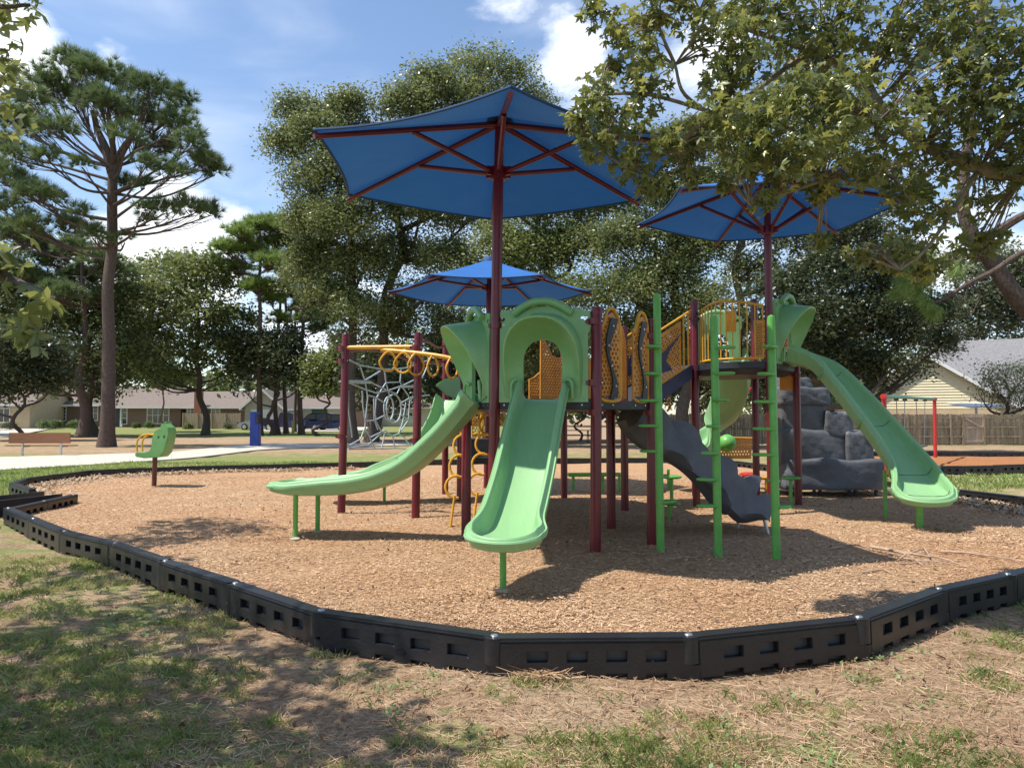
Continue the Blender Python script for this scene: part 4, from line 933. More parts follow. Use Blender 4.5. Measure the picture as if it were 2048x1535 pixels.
def tree(kind, label, base, top, r0, blobs, nclus, nleaf, leaf, leafm, barkm='bark', sig=.4, wob=.25, seed=0, limb_r=.10, group=None, r1=.12, shell=.62, twigs=60, aspect=.5, crown='crown', extra=None, limbstart=.35, cat='tree'):
    r = np.random.default_rng(seed); t = thing(kind, label, cat, base, group); P = trunk_path(base, top, wob, 7, seed)
    tr = MB(); n = len(P); rad = [r0 * (1 + .55 * math.exp(-(k / n) * 22)) * (1 - k / (n - 1)) + r1 * (k / (n - 1)) for k in range(n)]
    tr.tube(P, rad, 12); tr.build('trunk', M[barkm], t)
    ctr, pts = cluster_points(blobs, nclus, nleaf, sig, r, shell); br = MB()
    for b in blobs:
        e = Vector(b[:3]); k = min(range(int(n * limbstart), n), key=lambda k: abs(P[k].z - (e.z - b[3] * .6 - (e - P[k]).xy.length * .35))); s = P[k]
        mid = s.lerp(e, .5) + Vector((r.normal() * .25, r.normal() * .25, -.12 * (e - s).length)); q = smoothpath([s, mid, e], 5)
        br.tube(q, [limb_r * (1 - .7 * j / (len(q) - 1)) for j in range(len(q))], 6, caps=False)
        near_ = np.argsort(((ctr - np.array(b[:3])) ** 2).sum(1))[:max(1, twigs // len(blobs))]
        for j in near_:
            c = Vector(ctr[j]); s2 = q[int(r.integers(len(q) // 2, len(q)))]; m_ = s2.lerp(c, .5) + Vector((r.normal() * .1, r.normal() * .1, r.normal() * .1))
            br.tube([s2, m_, c], [limb_r * .32, limb_r * .2, limb_r * .08], 4, caps=False)
    br.build('limb', M[barkm], t)['kind'] = 'stuff'
    np_obj(crown, leaf_quads(pts, leaf, aspect, r=r), 4, leafm, t)
    return t, ctr
def tufts(ctr, dirs, nn, length, width, r=rng, spread=.75):
    "needle tufts: thin blades fanned about each shoot"
    n = len(ctr); c = np.repeat(ctr, nn, 0); d = np.repeat(dirs, nn, 0) + rand_unit(n * nn, r) * spread; d /= np.linalg.norm(d, axis=1, keepdims=True)
    s = np.cross(d, rand_unit(n * nn, r)); s /= np.linalg.norm(s, axis=1, keepdims=True) + 1e-9; l = length * (.7 + .5 * r.random((n * nn, 1))); o = c + d * .03
    return np.stack([o - s * width * .5, o + s * width * .5, o + d * l], 1)
def pine(label, base, top, r0, blobs, ntuft, nn, length, width, needlem, seed=0, r1=.12, wob=.12, limb_r=.10, group=None, fork=None, twigfrac=.5, flat=.45, jit=.15):
    r = np.random.default_rng(seed); t = thing('pine_tree', label, 'pine tree', base, group); P = trunk_path(base, top, wob, 7, seed); n = len(P)
    tr = MB(); tr.tube(P, [r0 * (1 + .45 * math.exp(-(k / n) * 26)) * (1 - k / (n - 1)) + r1 * (k / (n - 1)) for k in range(n)], 14)
    for f in (fork or []): q = smoothpath(f[0], 5); tr.tube(q, [f[1] * (1 - .6 * j / (len(q) - 1)) for j in range(len(q))], 8)
    tr.build('trunk', M['pinebark'], t); B = np.array(blobs, float); w = B[:, 3] ** 2; w /= w.sum(); idx = r.choice(len(B), ntuft, p=w); u = rand_unit(ntuft, r)
    u[:, 2] = abs(u[:, 2]) * 1.0 - .15; rad = r.random(ntuft) ** .5; ctr = B[idx, :3] + u * rad[:, None] * B[idx, 3:4] * np.array([1, 1, flat]); ctr = ctr + r.normal(size=ctr.shape) * B[idx, 3:4] * jit; br = MB()
    for i, b in enumerate(blobs):
        e = Vector(b[:3]) - Vector((0, 0, b[3] * .25)); k = min(range(int(n * .3), n), key=lambda k: abs(P[k].z - (e.z - (e - P[k]).xy.length * .30))); s = P[k]
        mid = s.lerp(e, .45) + Vector((r.normal() * .2, r.normal() * .2, -.05 * (e - s).length + r.normal() * .2)); q = smoothpath([s, mid, e], 5)
        br.tube(q, [limb_r * (1 - .65 * j / (len(q) - 1)) for j in range(len(q))], 6, caps=False)
        for j in np.nonzero(idx == i)[0][:int(twigfrac * (idx == i).sum())]:
            c = Vector(ctr[j]); s2 = q[int(r.integers(len(q) // 2, len(q)))]; m_ = s2.lerp(c, .55) + Vector((0, 0, -.08 * (c - s2).length)); br.tube([s2, m_, c], [limb_r * .3, limb_r * .2, limb_r * .1], 4, caps=False)
    br.build('limb', M['pinebark'], t)['kind'] = 'stuff'
    dirs = ctr - B[idx, :3]; dirs[:, 2] += .45 * B[idx, 3]; dirs /= np.linalg.norm(dirs, axis=1, keepdims=True) + 1e-9
    np_obj('crown', tufts(ctr, dirs, nn, length, width, r), 3, needlem, t); return t
def blob(px, py, Y, rpx, zr=1.0):
    p = W(px, py, Y); r = rpx * Y / F; return (p.x, p.y, p.z, r, r * zr)
# the big pine at the left
Y = 39.8; b4 = lambda px, py, dY, rpx: blob(px, py, Y + dY, rpx)[:4]
bl = [b4(*a) for a in [(140, 135, 0, 42), (185, 150, -2, 42), (95, 170, 1, 44), (240, 170, 1, 46), (300, 185, -1, 42), (350, 205, 1, 42), (60, 200, -2, 40), (150, 200, 2, 52), (215, 215, -2.5, 50), (285, 235, 2, 50), (360, 255, 0, 44),
     (55, 255, 1, 46), (115, 260, -3, 42), (380, 290, -2, 30), (250, 275, -3, 34), (320, 300, 2, 42), (405, 330, 0, 42), (430, 345, 1, 22), (345, 345, -2, 34), (290, 330, -3, 26), (20, 235, 0, 34), (-10, 290, 1, 40), (30, 310, -2, 32), (95, 315, -2, 24),
     (165, 330, -3, 20), (250, 370, 2, 24), (290, 372, -1, 18), (330, 420, -1, 30), (380, 422, 0, 34), (420, 425, 1, 26), (285, 420, -2, 20), (300, 445, 1, 20), (15, 360, 0, 50), (75, 395, -2, 42), (20, 420, 1, 40), (110, 400, 1, 24), (60, 455, 0, 34), (130, 455, 2, 36), (185, 470, -1, 26), (250, 480, 0, 20), (160, 430, -2, 22)]]
bs = G(213, 893); tp = W(226, 335, Y)
fk = [([W(225, 345, Y), W(212, 300, Y), W(196, 262, Y + .5), W(185, 220, Y)], .30), ([W(226, 345, Y), W(243, 305, Y), W(262, 275, Y - .5), W(285, 235, Y)], .26), ([W(224, 345, Y), W(228, 300, Y), W(222, 260, Y), W(215, 215, Y)], .14)]
pine('tallest pine at the left with a wide rounded crown and straight dark trunk', tuple(bs), tuple(tp), .36, bl, 2700, 46, .46, .026, PINE, seed=3, r1=.24, wob=.06, limb_r=.09, fork=fk, twigfrac=.22, flat=.85, jit=.14)
# pines further back at the left
def backpine(label, px, py, top_py, Y, crown, r0=.22, needlem=PINE, seed=5, nt=700, lean=0, group=None):
    b = G(px, py) if py else W(px, 832, Y); k = Y / b.y; b = Vector((W(px, 800, Y).x, Y, gz(W(px, 800, Y).x, Y))); tp = W(px + lean, top_py, Y)
    return pine(label, tuple(b), tuple(tp), r0, [blob(x, y, Y + dy, r)[:4] for x, y, dy, r in crown], int(nt * 1.5), 34, .6, .05, needlem, seed, r1=.08, wob=.12, limb_r=.08, group=group, flat=.7)
backpine('pine with a dark trunk just left of the tallest pine', 166, 872, 480, 58, [(150, 500, 0, 40), (110, 520, 2, 40), (200, 520, -1, 36), (80, 490, 1, 34), (160, 560, 2, 42), (230, 545, 0, 34), (120, 590, -2, 40), (60, 560, 1, 40), (210, 600, 1, 36), (260, 590, 2, 30), (30, 470, 0, 40), (10, 540, 1, 40)], .40, PINE, 6, 900)
backpine('bright green pine in the gap left of the oaks', 520, 862, 455, 64, [(520, 455, 0, 30), (555, 450, 1, 28), (480, 470, -1, 30), (500, 500, 1, 34), (450, 500, 0, 28), (560, 490, 2, 32), (540, 530, -1, 34), (580, 460, 0, 24), (470, 540, 1, 28), (430, 525, 0, 16), (515, 575, 0, 28), (555, 580, 1, 24)], .26, PINE2, 7, 850)
backpine('slim pine right of the bright green pine', 557, 862, 520, 66, [(570, 540, 0, 26), (590, 560, 1, 26), (545, 600, -1, 20), (600, 520, 1, 26), (560, 640, 0, 20)], .20, PINE2, 8, 350)
backpine('slim pine with a low bough over the parked cars', 573, 862, 500, 68, [(585, 520, 0, 24), (600, 490, 1, 24), (630, 600, 0, 28), (660, 595, 1, 26), (610, 640, 1, 18), (650, 625, 0, 22)], .20, PINE2, 9, 450)
backpine('slim bare-stemmed pine left of the rope net', 604, 862, 470, 66, [(620, 500, 0, 28), (600, 460, 1, 24), (640, 540, 0, 26), (690, 600, 0, 26), (660, 640, -1, 20), (635, 660, 0, 16)], .24, PINE, 10, 500)
backpine('slim dark pine stem farthest left of the net', 590, 862, 560, 72, [(585, 590, 0, 20), (600, 620, 0, 20)], .16, PINE, 11, 150)
# broadleaf trees
def btree(kind, label, px, Y, r0, crown, nclus, nleaf, leaf, lm, seed, top=None, base_py=None, **k):
    x = W(px, 800, Y).x; b = (x, Y, gz(x, Y) - .05); bl = [blob(c[0], c[1], Y + c[2], c[3], c[4] if len(c) > 4 else .85) for c in crown]
    tp = top or min((c[1] for c in crown)) + 60; tpx = px if not top else px
    z = W(px, tp, Y).z; cx = sum(c[0] for c in crown) / len(crown); t = tree(kind, label, b, (W((px + cx) / 2, 800, Y).x, Y, z), r0, bl, nclus, nleaf, leaf, lm, seed=seed, **k); return t
btree('oak_tree', 'broad olive-green tree with a stout trunk in front of the brick house', 412, 65, .30, [(395, 560, 0, 60), (445, 590, 1, 50), (350, 600, -1, 55), (300, 560, 2, 50), (400, 640, -2, 60), (460, 650, 1, 50), (340, 670, 0, 55), (300, 690, 1, 50), (430, 700, 0, 50), (380, 720, -1, 46), (470, 720, 0, 42), (280, 740, 0, 40), (350, 755, 0, 30), (455, 760, 0, 28), (250, 700, 0, 44), (310, 765, 1, 24), (300, 620, 1, 50), (350, 540, 1, 34), (270, 650, 0, 40)], 300, 26000, .34, OAK2, 21, sig=.75, limb_r=.12)
btree('oak_tree', 'dark spreading tree behind the tallest pine', 195, 60, .35, [(170, 640, 0, 60), (230, 660, 1, 60), (120, 670, 0, 60), (60, 640, 0, 60), (10, 660, 1, 60), (200, 710, -1, 56), (260, 720, 0, 50), (110, 730, 0, 50), (280, 600, 1, 50), (60, 590, 1, 50), (0, 590, 0, 50), (240, 560, 1, 40), (150, 760, 0, 38), (90, 770, 0, 40), (250, 770, 0, 34), (20, 740, 1, 50), (190, 790, 1, 20)], 420, 32000, .32, OAK, 22, sig=.7, limb_r=.14)
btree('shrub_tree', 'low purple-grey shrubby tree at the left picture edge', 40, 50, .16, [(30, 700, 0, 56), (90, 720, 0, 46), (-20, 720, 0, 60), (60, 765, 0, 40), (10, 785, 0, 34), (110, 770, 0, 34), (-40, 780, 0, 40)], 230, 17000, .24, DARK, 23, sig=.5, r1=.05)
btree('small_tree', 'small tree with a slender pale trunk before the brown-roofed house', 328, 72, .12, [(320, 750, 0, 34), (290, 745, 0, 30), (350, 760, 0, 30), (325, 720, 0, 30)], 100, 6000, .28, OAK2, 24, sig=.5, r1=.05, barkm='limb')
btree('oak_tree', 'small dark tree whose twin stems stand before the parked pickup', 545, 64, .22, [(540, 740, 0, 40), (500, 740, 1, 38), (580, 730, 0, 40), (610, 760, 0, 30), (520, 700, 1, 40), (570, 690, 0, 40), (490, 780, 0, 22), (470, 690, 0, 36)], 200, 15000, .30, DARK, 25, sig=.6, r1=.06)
btree('oak_tree', 'small tree filling the gap beside the rope net', 640, 62, .15, [(650, 740, 0, 40), (690, 720, 0, 36), (630, 780, 0, 26), (670, 775, 0, 26), (710, 750, 0, 30)], 130, 10000, .28, OAK2, 26, sig=.5, r1=.05)
# the tall oaks behind the play structure
btree('oak_tree', 'tall oak at the left of the big oak row, its crown ragged against the sky', 706, 44, .30, [(600, 235, 0, 44), (575, 300, 1, 40), (640, 280, -1, 55), (690, 240, 1, 50), (620, 370, 0, 46), (680, 350, -2, 60), (720, 300, 1, 60), (640, 450, 0, 60), (700, 460, -2, 66), (640, 530, 1, 60), (730, 540, 0, 60), (660, 600, 0, 50), (720, 630, -1, 50), (600, 560, 2, 40), (755, 390, -1, 60), (690, 680, 0, 34), (620, 440, 0, 40), (700, 205, 0, 26)], 820, 98000, .175, OAK, 31, sig=.52, limb_r=.16, r1=.14)
btree('oak_tree', 'tall oak in the middle of the row, its top showing above the front umbrella', 742, 46, .34, [(860, 190, 0, 56), (930, 150, 1, 46), (985, 145, 0, 42), (1040, 165, 1, 40), (820, 230, -1, 60), (960, 220, 0, 60), (1060, 220, 1, 40), (880, 300, 0, 70), (980, 330, -1, 70), (800, 330, 1, 60), (840, 430, -2, 70), (940, 440, 0, 70), (800, 520, 1, 60), (900, 540, -2, 66), (830, 620, 0, 60), (900, 660, 0, 50), (770, 660, 0, 50), (1060, 320, 0, 56)], 920, 112000, .175, OAK, 32, sig=.52, limb_r=.18, r1=.16)
btree('oak_tree', 'oak behind the front hood, sunlit olive crown', 1085, 40, .34, [(1040, 430, 0, 64), (1110, 420, 1, 64), (1010, 510, -1, 64), (1080, 520, 0, 64), (1150, 500, 0, 60), (1060, 610, -1, 60), (1150, 600, -2, 60), (960, 600, 0, 60), (1000, 690, 0, 60), (1100, 700, 0, 56), (1190, 430, 1, 56), (1180, 360, 0, 50), (1130, 340, 0, 50), (1040, 750, 0, 40)], 700, 84000, .16, OAK2, 33, sig=.45, limb_r=.16)
btree('oak_tree', 'oak behind the railing of the high deck', 1365, 38, .34, [(1240, 500, 0, 60), (1310, 470, 0, 60), (1260, 590, -1, 64), (1340, 560, 0, 64), (1400, 500, 0, 60), (1300, 400, 1, 60), (1240, 330, 1, 56), (1330, 320, 1, 60), (1400, 400, 0, 60), (1300, 660, 0, 60), (1220, 680, 0, 50), (1400, 620, -1, 60), (1380, 290, 0, 50), (1360, 720, 0, 46)], 760, 92000, .165, OAK, 34, sig=.45, limb_r=.18, limbstart=.2)
btree('oak_tree', 'oak rising behind the right umbrella', 1440, 44, .32, [(1470, 260, 0, 60), (1550, 230, 0, 60), (1630, 210, 0, 60), (1700, 260, 0, 60), (1480, 360, 0, 66), (1560, 350, 0, 66), (1640, 330, 0, 66), (1720, 370, 0, 60), (1480, 460, 0, 66), (1580, 480, 0, 66), (1680, 480, 0, 60), (1780, 420, 0, 56), (1500, 560, 0, 60)], 600, 64000, .185, OAK, 35, sig=.5, limb_r=.16)
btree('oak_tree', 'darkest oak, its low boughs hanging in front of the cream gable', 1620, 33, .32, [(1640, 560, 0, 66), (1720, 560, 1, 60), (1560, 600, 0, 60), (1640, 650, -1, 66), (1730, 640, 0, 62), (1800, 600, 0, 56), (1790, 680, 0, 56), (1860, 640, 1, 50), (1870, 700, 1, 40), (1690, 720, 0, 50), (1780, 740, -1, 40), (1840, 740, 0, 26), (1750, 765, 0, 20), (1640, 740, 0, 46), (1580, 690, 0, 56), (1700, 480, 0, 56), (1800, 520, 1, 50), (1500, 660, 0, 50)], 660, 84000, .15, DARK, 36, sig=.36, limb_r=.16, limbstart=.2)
btree('oak_tree', 'grey-green tree behind the shingle roof', 1960, 66, .30, [(1960, 620, 0, 60), (2020, 600, 0, 60), (1900, 660, 0, 46), (1980, 670, 0, 50), (2060, 650, 0, 60), (1930, 560, 0, 40), (2000, 540, 0, 50), (2080, 560, 0, 60)], 260, 22000, .34, GREY, 37, sig=.7)
btree('small_tree', 'loose light-leaved tree in front of the shingle roof', 2010, 43, .10, [(2010, 760, 0, 36), (1985, 780, 0, 28), (2045, 760, 0, 40), (2010, 800, 0, 28), (2050, 810, 0, 34), (1975, 745, 0, 18), (2080, 780, 0, 40), (1965, 800, 0, 16)], 150, 6000, .13, GREY, 38, sig=.42, r1=.04)
btree('oak_tree', 'tree filling the far left edge behind the driveway', -60, 62, .30, [(-60, 620, 0, 70), (-20, 560, 0, 60), (-120, 600, 0, 80), (-40, 700, 0, 60), (-140, 700, 0, 70), (20, 510, 1, 40)], 200, 15000, .34, OAK, 39, sig=.7)
for i, (px, Y_, w_) in enumerate([(-400, 70, 200), (-800, 60, 220), (2300, 60, 160), (2700, 50, 200)]):     # trees that carry on outside the frame
    btree('oak_tree', ['oak outside the left edge', 'farther oak outside the left edge', 'oak outside the right edge', 'farther oak outside the right edge'][i], px, Y_, .3, [(px - w_ / 2, 560, 0, w_ * .5), (px + w_ / 2, 580, 0, w_ * .5), (px, 450, 0, w_ * .5), (px, 680, 0, w_ * .5)], 120, 7000, .6, OAK, 50 + i, sig=1.0)
# far woodland behind everything, one mass
ctr, pts = cluster_points([(x, 110 + 14 * math.sin(x * .13), 3.5 + 2.5 * math.sin(x * .31), 8, 7) for x in range(-130, 150, 7)], 1200, 60000, 1.2, rng, .4)
tag(np_obj('woodland', leaf_quads(pts, 1.05, .6), 4, OAK, None), 'far tree line closing the view behind the houses and oaks', kind='stuff')
# undergrowth behind the fence line, seen dark under the oaks
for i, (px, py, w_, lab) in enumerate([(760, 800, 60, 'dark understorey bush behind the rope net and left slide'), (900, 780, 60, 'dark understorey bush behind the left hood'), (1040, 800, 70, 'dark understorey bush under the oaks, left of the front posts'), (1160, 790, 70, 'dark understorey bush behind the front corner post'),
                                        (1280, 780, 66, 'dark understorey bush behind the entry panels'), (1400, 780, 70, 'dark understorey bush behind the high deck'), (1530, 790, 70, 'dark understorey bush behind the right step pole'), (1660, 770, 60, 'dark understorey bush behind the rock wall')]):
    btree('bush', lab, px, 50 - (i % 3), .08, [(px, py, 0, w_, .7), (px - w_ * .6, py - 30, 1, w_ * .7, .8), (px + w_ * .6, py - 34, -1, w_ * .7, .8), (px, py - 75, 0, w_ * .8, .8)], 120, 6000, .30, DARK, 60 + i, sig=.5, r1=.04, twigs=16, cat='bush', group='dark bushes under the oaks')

# ---- star-leaved tree overhanging from the right
def star_mesh(seed):
    rr = np.random.default_rng(seed); vs = [(0, 0, 0)]; L_ = [1.0, .92, .92, .62, .62]; A_ = [90, 90 - 58, 90 + 58, 90 - 118, 90 + 118]; order = sorted(zip(A_, L_), key=lambda t: t[0]); pts = []
    for i, (a, l) in enumerate(order):
        a2, l2 = order[(i + 1) % 5]; a2 = a2 if i < 4 else a2 + 360; l = l * rr.uniform(.88, 1.1)
        for da, f in ((-18, .62), (0, 1), (18, .62)): pts.append((math.cos(R(a + da)) * l * f, math.sin(R(a + da)) * l * f, -.14 * f * f + rr.normal() * .03))
        if a2 - a < 100: m_ = (a + a2) / 2; pts.append((math.cos(R(m_)) * .36, math.sin(R(m_)) * .36, .04))
        else: pts.append((math.cos(R(270)) * .10, math.sin(R(270)) * .10, 0))
    n = len(pts); v = np.array([(0, 0, .02)] + pts) * .5; v[:, 2] += -.10 * v[:, 0] ** 2 * 3
    return v, [(0, 1 + k, 1 + (k + 1) % n) for k in range(n)]
STARS = [star_mesh(s_) for s_ in range(6)]
def rot_mats(n, r):
    d = rand_unit(n, r); d[:, 2] = d[:, 2] * .7 - .35; d /= np.linalg.norm(d, axis=1, keepdims=True); nrm = rand_unit(n, r); nrm[:, 2] = abs(nrm[:, 2]) + .35
    x = np.cross(d, nrm); x /= np.linalg.norm(x, axis=1, keepdims=True); z = np.cross(x, d); return np.stack([x, d, z], 2)
def star_leaves(root, P, size, n_single, leafm, name='leaf', r=rng, cam_=Vector((0, 0, HC))):
    P = np.asarray(P); n = len(P); Rm = rot_mats(n, r); S = size * (.5 + .85 * r.random(n)); off = np.array(root_of(root)); dist = np.linalg.norm(P - np.array(cam_), axis=1)
    uu = P[:, 0] / P[:, 1] * F + 1024; vv = 832 - (P[:, 2] - HC) / P[:, 1] * F; inn = (uu > 0) & (uu < 2048) & (vv > 0) & (vv < 1535); big = np.argsort(-(S / dist) * inn)[:n_single]; single = set(big.tolist())
    for k in range(len(STARS)):
        if len(STARS[k]) < 3:
            v, f = STARS[k]; me = bpy.data.meshes.new('leaf'); me.from_pydata(v.tolist(), [], f); me.materials.append(leafm); STARS[k] = (v, f, me)
    for i in big.tolist():
        o = bpy.data.objects.new(name, STARS[i % 6][2]); C.objects.link(o); o.parent = root
        m4 = Matrix(Rm[i].tolist()).to_4x4(); m4 = Matrix.Translation(Vector(P[i] - off)) @ m4 @ Matrix.Scale(float(S[i]), 4); o.matrix_local = m4
    V, Fc, b0 = [], [], 0
    for i in range(n):
        if i in single: continue
        v, f = STARS[i % 6][:2]; V.append((v * S[i]) @ Rm[i].T + P[i] - off); Fc.append(np.array(f) + b0); b0 += len(v)
    V = np.concatenate(V); Fc = np.concatenate(Fc); me = bpy.data.meshes.new('leaves'); me.vertices.add(len(V)); me.vertices.foreach_set('co', V.astype(np.float32).reshape(-1)); me.loops.add(len(Fc) * 3)
    me.loops.foreach_set('vertex_index', Fc.astype(np.int32).reshape(-1)); me.polygons.add(len(Fc)); me.polygons.foreach_set('loop_start', np.arange(len(Fc), dtype=np.int32) * 3); me.update(calc_edges=True); me.materials.append(leafm)
    o = bpy.data.objects.new('leaves', me); C.objects.link(o); o.parent = root; o['kind'] = 'stuff'
gum = thing('overhanging_tree', 'star-leaved tree reaching in from the upper right with crooked tan limbs', 'tree', (7.0, 4.6, 0))
tr = MB(); tr.tube(smoothpath([(7.0, 4.6, -.1), (6.9, 4.7, 1.5), (6.6, 4.9, 2.9), (5.9, 5.3, 3.6), W(2200, 400, 5.8)], 5), [.30 - .009 * k for k in range(21)], 14); tr.build('trunk', M['limb'], gum)
LW = lambda L_: [W(*p) for p in L_]
limbs = [([(2200, 400, 5.8), (2050, 352, 6.0), (1960, 335, 6.1), (1850, 290, 6.2), (1800, 250, 6.2), (1755, 205, 6.2), (1735, 165, 6.3)], .070), ([(1755, 205, 6.2), (1700, 150, 6.4), (1645, 110, 6.5), (1600, 118, 6.6), (1560, 145, 6.6)], .048), ([(1735, 165, 6.3), (1760, 90, 6.5), (1800, 20, 6.6), (1850, -60, 6.8)], .045),
         ([(1560, 145, 6.6), (1500, 190, 6.4), (1440, 230, 6.2), (1370, 190, 6.1), (1350, 130, 6.1)], .024), ([(1440, 230, 6.2), (1340, 300, 6.0), (1270, 340, 5.9), (1200, 300, 5.9)], .018), ([(1440, 230, 6.2), (1300, 190, 6.0), (1200, 190, 6.0), (1150, 200, 6.0)], .018), ([(1960, 335, 6.1), (1900, 430, 6.0), (1850, 500, 6.0), (1800, 540, 6.0)], .02),
         ([(1850, 290, 6.2), (1760, 340, 6.0), (1650, 360, 5.9), (1560, 390, 5.9), (1500, 410, 5.9)], .022), ([(1645, 110, 6.5), (1500, 60, 6.4), (1400, 20, 6.3), (1260, -20, 6.2), (1180, 5, 6.2)], .026), ([(1735, 165, 6.3), (1750, 250, 5.8), (1755, 300, 5.7)], .010), ([(2200, 400, 5.8), (2300, 200, 6.2), (2300, -100, 6.8)], .12),
         ([(1350, 130, 6.1), (1320, 60, 6.2), (1290, -30, 6.2)], .016)]
lb = MB()
for pts_, r_ in limbs: q = smoothpath(LW(pts_), 5); lb.tube(q, [r_ * (1 - .5 * j / (len(q) - 1)) for j in range(len(q))], 9)
rg = np.random.default_rng(77)
# clusters hang on the limbs; listed as direction, distance, radius in pixels
cl = [(1190, 20, 6.0, 34), (1240, 60, 6.0, 40), (1280, 110, 6.0, 50), (1290, 180, 6.0, 56), (1190, 190, 5.8, 46), (1160, 240, 5.8, 34), (1240, 250, 5.9, 50), (1190, 290, 5.8, 34), (1260, 320, 5.9, 44), (1300, 370, 5.9, 30), (1330, 290, 5.8, 40), (1380, 340, 6.2, 30), (1300, 40, 6.2, 40), (1430, 60, 6.0, 60), (1500, 100, 5.8, 66),
      (1450, 150, 6.0, 50), (1430, 240, 5.8, 60), (1520, 240, 5.6, 66), (1480, 310, 5.8, 60), (1570, 320, 5.6, 66), (1530, 400, 5.8, 26), (1600, 60, 6.2, 70), (1600, 200, 5.7, 66), (1680, 60, 6.0, 70), (1690, 190, 5.6, 66), (1650, 280, 5.6, 70), (1710, 350, 5.8, 46), (1640, 380, 6, 26), (1780, 100, 6.0, 66), (1790, 260, 5.6, 66), (1850, 60, 6.0, 70),
      (1870, 180, 5.7, 76), (1940, 60, 5.6, 80), (1960, 200, 5.6, 80), (2020, 100, 5.4, 80), (2030, 250, 5.6, 80), (1880, 320, 6.2, 70), (1960, 400, 6.4, 56), (2040, 330, 6.0, 60), (1810, 380, 6.0, 50), (1840, 440, 6.2, 56), (1720, 510, 6.4, 26), (1780, 510, 6.2, 44), (1850, 530, 6.2, 40), (1930, 500, 6.6, 34),
      (1640, 480, 6.2, 18), (1530, 20, 6.4, 60), (1360, 10, 6.2, 50), (1390, 290, 6.2, 26), (1560, 340, 6.2, 30), (1450, 370, 6.1, 14), (1980, 480, 6.4, 30), (1900, -60, 5.6, 90), (1700, -60, 6.0, 90), (1500, -60, 6.0, 80), (1300, -60, 6.0, 60), (2120, 100, 5.4, 90), (2140, 300, 5.4, 90), (1220, 135, 6.2, 20), (1620, 130, 6.8, 60), (1480, 30, 6.9, 40)]
pts_ = []
for px, py, Y_, rp in cl:
    c = W(px, py, Y_); r_ = rp * Y_ / F; nl = int(36 + rp * rp * .031); u = rand_unit(nl, rg) * (rg.random((nl, 1)) ** .45) * np.array([r_ * 1.05, r_ * 1.7, r_]); pts_.append(np.array(c) + u)
    for j in range(9):       # twigs into the cluster
        e = Vector(pts_[-1][j]); s_ = min((W(*q) for L_, _ in limbs for q in L_), key=lambda q: (q - c).length); lb.tube([s_, s_.lerp(e, .5) + Vector((0, 0, .06)), e], [.008, .006, .003], 4, caps=False)
lb.build('limb', M['limb'], gum)['kind'] = 'stuff'
star_leaves(gum, np.concatenate(pts_), .128, 290, GUM, r=rg)

# ---- leaning pine at the right edge behind it
lp_ = thing('pine_tree', 'leaning reddish-barked pine at the right edge with bare lower boughs', 'pine tree', (9.6, 12.2, 0))
q = smoothpath([Vector((9.6, 12.2, -.1)), W(2150, 720, 12.2), W(2045, 610, 12), W(1985, 525, 12), W(1945, 470, 12), W(1925, 400, 12), W(1940, 250, 12), W(1960, 60, 12), W(1970, -300, 12)], 5)
m_ = MB().tube(q, [.17 * (1 - .75 * j / len(q)) for j in range(len(q))], 12); m_.build('trunk', M['pinebark'], lp_); br = MB()
for L_, r_ in (([(1950, 480, 12), (1990, 465, 11.8), (2060, 425, 11.6), (2200, 380, 11.4)], .10), ([(2200, 480, 11.2), (2060, 500, 11.3), (1990, 540, 11.4), (1940, 565, 11.4), (1900, 590, 11.5), (1870, 605, 11.5)], .05), ([(1985, 525, 12), (1920, 510, 12), (1870, 555, 12), (1840, 560, 12)], .035), ([(1940, 565, 11.4), (1960, 590, 11.4), (1945, 625, 11.4)], .014),
               ([(1900, 590, 11.5), (1925, 600, 11.5), (1935, 575, 11.5)], .012), ([(1960, 560, 11.4), (1990, 590, 11.4), (2010, 580, 11.4)], .010), ([(2010, 560, 12), (2040, 540, 11.8), (2060, 560, 11.7)], .02), ([(1870, 555, 12), (1840, 535, 12), (1830, 540, 12)], .02)):
    q = smoothpath(LW(L_), 5); br.tube(q, [r_ * (1 - .6 * j / (len(q) - 1)) for j in range(len(q))], 8)
br.build('limb', M['pinebark'], lp_)['kind'] = 'stuff'
tc_ = np.array([list(W(px + rg.normal() * 12, py + rg.normal() * 9, 12 + rg.normal() * .3)) for px, py in [(1835, 530), (1820, 550), (1805, 560), (1845, 560), (1825, 575), (1860, 505), (1840, 515), (1905, 530), (1870, 610)] for _ in range(7)])
dd = np.tile(np.array([[-.3, -.2, -.4]]), (len(tc_), 1)); np_obj('crown', tufts(tc_, dd, 110, .24, .006, rg, .45), 3, PINE2, lp_)

